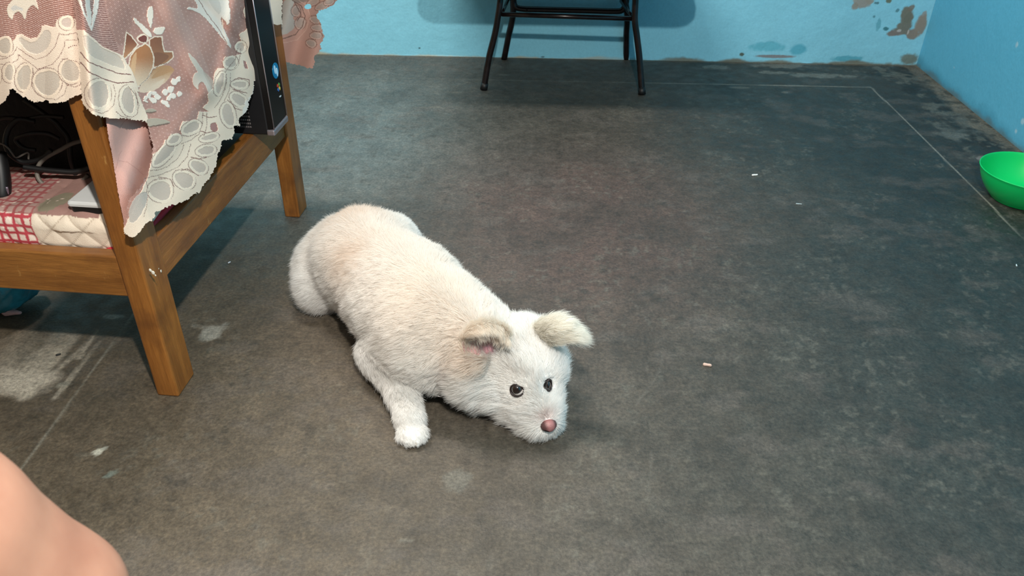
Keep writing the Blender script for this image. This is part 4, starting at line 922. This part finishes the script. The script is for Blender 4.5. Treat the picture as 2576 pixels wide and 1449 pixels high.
# inner ear: pink hollow
ic = L_(1226, 872, .002)
pk = NT('ear_inner'); pk.color(pk.attr()); pk.set(Roughness=.6)
i0, i1 = L_(1216, 868, -.002), L_(1243, 889, -.002)
v, q = surfnet(lambda P: sd_cap(P, i0, i1, .0150, .009) + .0012 * fbm(P, 150, 8), ic - .05, ic + .05, .0016)
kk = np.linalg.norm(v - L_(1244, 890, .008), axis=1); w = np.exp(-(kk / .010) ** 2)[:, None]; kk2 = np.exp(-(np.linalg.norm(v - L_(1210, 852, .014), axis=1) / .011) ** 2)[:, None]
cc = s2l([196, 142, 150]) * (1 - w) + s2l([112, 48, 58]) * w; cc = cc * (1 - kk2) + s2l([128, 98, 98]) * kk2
mesh_obj('inner_ear', v, q, skm.m, dog, colors=cc)

# eyes ---------------------------------------------------------------------
em = NT('dark_eye'); em.color(tuple(s2l([26, 15, 13]))); em.set(Roughness=.04); em.b.inputs['Coat Weight'].default_value = 1; em = em.m
wm_ = simple('eye_white', [206, 200, 196], .15, var=.02); lidm = simple('eyelid', [38, 28, 28], .45)
def ball(name, c, r, mat, par, sc=(1, 1, 1)):
    V = []; Fc = []; n, m = 20, 32
    for i in range(n + 1):
        for k in range(m):
            a, b = math.pi * i / n, 2 * math.pi * k / m; V.append(c + np.array(sc) * r * np.array([math.sin(a) * math.cos(b), math.sin(a) * math.sin(b), math.cos(a)]))
    for i in range(n):
        for k in range(m): Fc.append((i * m + k, (i + 1) * m + k, (i + 1) * m + (k + 1) % m, i * m + (k + 1) % m))
    return mesh_obj(name, V, Fc, mat, par)
for nm, look in (('near', (-3.0, -5.0)), ('far', (2.0, -2.0))):
    c = EYE[nm]; tocam = nrm(CAM - c); rt = nrm(np.cross(tocam, [0, 0, 1.0])) * -1; upv = np.cross(tocam, rt); upv = upv if upv[2] > 0 else -upv
    rt = R[:, 0]; upv = -R[:, 1]
    fx = (.5, 1, .9) if nm == 'far' else (1, 1, 1); eb = ball('eye', c, .0106, wm_ if nm == 'near' else em, dog, fx)
    ball('iris', c + tocam * .0022 + rt * look[0] * .00035 + upv * (-look[1]) * .00022, .0100, em, eb, fx)
    # dark rim of the lids, almond shaped
    n_ = grad(lambda P: f_dog(P, False), c[None])[0]; n_ = nrm(n_ + tocam * (.6 if nm == 'near' else 0)); u_ = nrm(rt - n_ * (rt @ n_)); w_ = np.cross(n_, u_)
    ring = [c + n_ * (.0066 - .0026 * abs(math.cos(a)) ** 2) + u_ * (.0114 if nm == 'near' else .0056) * math.cos(a) + w_ * .0094 * math.sin(a) * (1 - .15 * math.cos(a)) for a in np.linspace(0, 2 * math.pi, 41)]
    tube('eyelid', ring, .0017, lidm, dog, 8)

# nose ---------------------------------------------------------------------
np_, nd_ = march(1380, 1070); nc = np_ + nd_ * .004; fwd = nrm(MZ2 - MZ); sd_ = nrm(np.cross(fwd, [0, 0, 1.0])); upn = np.cross(sd_, fwd)
def f_nose(P):
    q = P - nc; a, b, c = q @ sd_, q @ fwd, q @ upn
    d = np.sqrt((a / 1.15) ** 2 + (b / .95) ** 2 + (c / .95) ** 2) - .0122 + .0035 * sstep(0, .012, -c)
    for s in (-1, 1): d = np.maximum(d, -(np.sqrt(((a - s * .0085) / 1.3) ** 2 + (b - .0095) ** 2 + (c + .001) ** 2) - .0042))
    return d
v, q = surfnet(f_nose, nc - .022, nc + .022, .0011)
rel = v - nc; k1 = sstep(.003, .0105, np.abs(rel @ sd_)) * .8; k2 = sstep(.003, -.006, rel @ upn); kk = np.clip(k1 + k2, 0, 1)[:, None]
nm_ = NT('nose_leather'); nm_.color(nm_.attr()); nm_.set(Roughness=.35); nm_.bump(nm_.noise(900, 3), .0005)
mesh_obj('nose', v, q, nm_.m, dog, colors=s2l([156, 106, 104]) * (1 - kk) + s2l([42, 30, 32]) * kk)
tube('mouth_line', spline([D(1404, 1086, .012), D(1388, 1096, .009), D(1368, 1098, .008), D(1345, 1096, .008)], 20), .0022, lidm, dog, 8)

# claws
for (px, py) in ((1016, 1102), (1030, 1112), (1046, 1113)):
    tube('claw', spline([D(px, py, .010), D(px + 1, py + 6, .007), D(px + 2, py + 11, .003)], 6), [.0022, .0022, .002, .0016, .001, .0004], simple('claw_horn', [206, 190, 168], .4) if px == 1016 else bpy.data.materials['claw_horn'], dog, 8)

# collar with ring ---------------------------------------------------------
pc_ = np.array([L_(px, py, .006) for px, py in spline([(1126, 912, 0), (1121, 926, 0), (1117, 942, 0), (1113, 958, 0), (1109, 972, 0)], 30)[:, :2]])
pc_[:, 2] = np.maximum(pc_[:, 2], .010)
collar = tube('collar', pc_, .0050, simple('pink_collar', [150, 92, 92], .7), dog, 8)
rc = D(1106, 984, .040); ca, cb = R[:, 0], nrm(-R[:, 1] + np.array([0, 0, .4]))
tube('collar_ring', [rc + .0095 * (ca * math.cos(a) + cb * math.sin(a)) for a in np.linspace(0, 2 * math.pi, 33)], .0012, simple('bright_metal', [210, 210, 210], .15, 1, var=0), collar, 8)

# fur ------------------------------------------------------------------------
def tri_sample(V, Q, n):
    A, B_, C_, D_ = V[Q[:, 0]], V[Q[:, 1]], V[Q[:, 2]], V[Q[:, 3]]
    ar = .5 * (np.linalg.norm(np.cross(B_ - A, C_ - A), axis=1) + np.linalg.norm(np.cross(C_ - A, D_ - A), axis=1)); p = ar / ar.sum()
    k = RNG.choice(len(Q), n, p=p); u, v = RNG.random((2, n, 1))
    return (A[k] * (1 - u) + B_[k] * u) * (1 - v) + (D_[k] * (1 - u) + C_[k] * u) * v
def strands(roots, N, flow, length, lift, curl=.3, seg=6, seed=0, clump=.3, cell=.0085):
    n = len(roots); nz = lambda sc, sd: np.stack([vnoise(roots, sc, sd + k) for k in range(3)], 1)
    curl = np.broadcast_to(curl, (n,))[:, None]; clump = np.broadcast_to(clump, (n,))[:, None]
    bend = nz(60, 200 + seed) * .8 + nz(140, 207 + seed) * .8 + nz(320, 214 + seed) * .5; fine = RNG.normal(0, .20, (n, 3))
    p = roots.copy(); out = [p.copy()]
    for j in range(seg - 1):
        t = j / (seg - 1); d = N * (lift * (1 - .55 * t))[:, None] + flow * (.45 + .75 * t) + curl * bend * (.35 + t) + fine * (.5 + .6 * t) + np.array([0, 0, -.16 * t])
        d /= np.linalg.norm(d, axis=1)[:, None]; p = p + d * (length / (seg - 1))[:, None]; out.append(p.copy())
    S = np.stack(out, 1)
    for cs, wgt in ((cell, .65), (cell * .42, .45)):          # tufts: tips lean together
        q = np.floor((roots + .35 * cs * nz(1.6 / cs, 250 + seed)) / cs).astype(np.int64); q -= q.min(0)
        _, inv = np.unique(q[:, 0] * 4000000 + q[:, 1] * 2000 + q[:, 2], return_inverse=True); inv = inv.ravel()
        cnt = np.bincount(inv)[:, None]; m = np.stack([np.bincount(inv, S[:, -1, k]) for k in range(3)], 1) / cnt
        for j in range(1, seg):
            t = j / (seg - 1); S[:, j] += (m[inv] - S[:, -1]) * clump * wgt * t ** 1.6
    S[:, :, 2] = np.maximum(S[:, :, 2], .0015 + .002 * RNG.random((n, 1)))
    return S
NF_ = 560000
roots = tri_sample(DV, DQ, NF_); roots = roots[roots[:, 2] > .004]
# skip what can never be seen: the far underside
Nn = grad(f_dog, roots, 8e-4)
keep = (Nn[:, 2] > -.72) | (roots[:, 2] > .05); roots, Nn = roots[keep], Nn[keep]
hx, hy = pr(roots)
fwd_b = nrm(SH - HIP)
dh = np.min([np.linalg.norm(roots - q_, axis=1) for q_ in (HEAD, BR, MZ, D(1240, 950, .05))] + [np.linalg.norm(roots - D(1176, 925, .07), axis=1) + .035], 0)
wh = sstep(.115, .075, dh)[:, None]
noseP = nc
fl_h = roots - noseP - upn * .01; fl_h /= np.linalg.norm(fl_h, axis=1)[:, None]
chk = np.exp(-(np.linalg.norm(roots - D(1230, 960, .06), axis=1) / .07) ** 2)[:, None]
fl_h = fl_h + chk * np.array([-.75, -.35, -.5])
axis = nrm(fwd_b * [1, 1, 0]); side = np.array([axis[1], -axis[0], 0])   # points to the viewer's left-lower flank
rel = (roots - MID) @ side
fl_b = -axis[None] * .75 + side[None] * (np.sign(rel) * np.clip(np.abs(rel) / .06, 0, 1) * .75)[:, None] + np.array([0, 0, -.45])
armA, armB = D(955, 888, .05), D(1043, 1085, .02); da, ha = np.linalg.norm(roots - armA, axis=1), 0
ab = armB - armA; h_ = np.clip(((roots - armA) @ ab) / (ab @ ab), 0, 1); darm = np.linalg.norm(roots - armA - h_[:, None] * ab, axis=1); wa = sstep(.055, .035, darm)[:, None]
def darm_(P):
    h = np.clip(((P - armA) @ ab) / (ab @ ab), 0, 1); return np.linalg.norm(P - armA - h[:, None] * ab, axis=1)
fl = fl_b * (1 - wh) + fl_h * wh; fl = fl * (1 - wa) + (nrm(ab) * .9 + (roots - armA - h_[:, None] * ab) * 8) * wa
fl = fl - Nn * (fl * Nn).sum(1)[:, None]; fl /= np.linalg.norm(fl, axis=1)[:, None] + 1e-6
L = .0165 + .004 * vnoise(roots, 30, 301)
g_ = lambda c, r: np.exp(-(np.linalg.norm(roots - c, axis=1) / r) ** 2)
L += .015 * chk[:, 0] + .006 * g_(D(1184, 905, .1), .05) + .010 * g_(D(905, 545, .17), .045) + .008 * g_(D(805, 720, .05), .05) + .006 * g_(D(1300, 1060, .03), .04)
L += .008 * g_(HEAD, .075)
L -= .006 * g_(D(1036, 1085, .02), .025)
L -= .0075 * g_(BR, .035) + .010 * g_(MZ + [0, 0, .03], .03) + .008 * g_(nc, .02) + .006 * g_(D(1042, 1090, .02), .03)
L = np.maximum(L * (1 + .26 * RNG.normal(0, 1, len(roots)).clip(-1.6, 2.4)), .004)
lift = np.full(len(roots), .62); lift += .25 * g_(D(905, 545, .17), .05) - .25 * g_(MZ + [0, 0, .02], .05)
bad = np.zeros(len(roots), bool)
for nm, c in EYE.items():
    dd = np.linalg.norm((roots - c) * ([2.3, 1.2, 1.2] if nm == 'far' else [1, 1, 1]), axis=1); bad |= dd < .0128; L = np.where(dd < .032, np.minimum(L, .0030 + (dd - .0128) * .55), L)
bad |= np.linalg.norm(roots - nc, axis=1) < .0120
bad |= np.min([np.linalg.norm(roots - q_, axis=1) for q_ in pc_[::3]], 0) < .0065
bad |= np.linalg.norm(roots - L_(1106, 978, 0), axis=1) < .012
bad |= (np.linalg.norm(roots - i0, axis=1) < .020) | (np.linalg.norm(roots - i1, axis=1) < .011)
roots, Nn, fl, L, lift = roots[~bad], Nn[~bad], fl[~bad], L[~bad], lift[~bad]
hd_ = np.clip(sstep(.14, .08, np.min([np.linalg.norm(roots - q_, axis=1) for q_ in (D(1240, 950, .06), D(1190, 925, .08))], 0)) + .25 * sstep(.06, .03, darm_(roots)), 0, 1)
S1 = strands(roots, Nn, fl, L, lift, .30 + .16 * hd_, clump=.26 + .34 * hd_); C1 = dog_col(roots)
# ear fur
def ear_strands(G, N, n, both, Lr, mult):
    nu, nv = G.shape[:2]; a, b = RNG.random(n) ** .8 * (nu - 1.001), RNG.random(n) * (nv - 1.001); i, j = a.astype(int), b.astype(int); fa_, fb2 = (a - i)[:, None], (b - j)[:, None]
    lerp = lambda Z: (Z[i, j] * (1 - fa_) + Z[i + 1, j] * fa_) * (1 - fb2) + (Z[i, j + 1] * (1 - fa_) + Z[i + 1, j + 1] * fa_) * fb2
    P, Nm = lerp(G), lerp(N); fl = np.gradient(G, axis=0); fl = lerp(fl); fl /= np.linalg.norm(fl, axis=1)[:, None]
    s = np.where(RNG.random(n) < both, -1, 1)[:, None]; rim = (a / (nu - 1)); P = P + Nm * s * .0015
    return P, strands(P, Nm * s, fl, (Lr * (.7 + .5 * rim)) * (1 + .2 * RNG.normal(0, 1, n).clip(-1.5, 2)), np.full(n, .35), .3, seed=50, clump=.42, cell=.006)
P2, S2 = ear_strands(GN, NN, 20000, .12, .019, 1); P3, S3 = ear_strands(GF, NF, 26000, .5, .029, 1)
C2 = np.tile(s2l([245, 236, 225]), (len(P2), 1)) * (1 + .06 * RNG.normal(0, 1, (len(P2), 1))); C3 = np.tile(s2l([250, 246, 238]), (len(P3), 1)) * (1 + .05 * RNG.normal(0, 1, (len(P3), 1)))
# wisps from below that cross the near ear hollow
wq_ = L_(1218, 900, .002)
wr = np.array([i1 * (1 - u) + wq_ * u + np.array([0, .006 * (v - .5), .004 * v]) for u, v in RNG.random((260, 2))]); wn = np.tile(nrm([0, -.3, .9]), (260, 1)); wf = np.tile(nrm(i0 - i1), (260, 1))
S4 = strands(wr, wn, wf, .016 + .010 * RNG.random(260), np.full(260, .5), .4, seed=70, clump=.15); C4 = np.tile(s2l([236, 230, 226]), (260, 1))
S = np.concatenate([S1, S2, S3, S4]); C = np.concatenate([C1, C2, C3, C4]); ns = len(S)
hc = bpy.data.hair_curves.new('fur'); hc.add_curves([S.shape[1]] * ns)
hc.position_data.foreach_set('vector', (S - np.array(dog.location)).astype(np.float32).ravel())
rad = np.tile(np.array([1, .95, .85, .65, .42, .12]) * .000175, ns) * np.repeat(1 + .2 * RNG.random(ns), 6)
ra_ = hc.attributes.get('radius') or hc.attributes.new('radius', 'FLOAT', 'POINT'); ra_.data.foreach_set('value', rad.astype(np.float32))
ca_ = hc.attributes.new('col', 'FLOAT_COLOR', 'CURVE'); c4 = np.ones((ns, 4), np.float32); c4[:, :3] = np.clip(C * (1 + .025 * RNG.normal(0, 1, (ns, 1))), 0, .97); ca_.data.foreach_set('color', c4.ravel())
fur = NT('white_fur'); fur.color(fur.attr()); fur.set(Roughness=.6); fur.b.inputs['Specular IOR Level'].default_value = .25
tr = fur.n('ShaderNodeBsdfTranslucent'); fur.l.new(fur.attr(), tr.inputs[0]); mx = fur.n('ShaderNodeMixShader'); mx.inputs[0].default_value = .5
fur.l.new(fur.b.outputs[0], mx.inputs[1]); fur.l.new(tr.outputs[0], mx.inputs[2]); fur.l.new(mx.outputs[0], fur.t.nodes['Material Output'].inputs[0])
hc.materials.append(fur.m); fo = bpy.data.objects.new('fur', hc); COL.objects.link(fo); fo.parent = dog
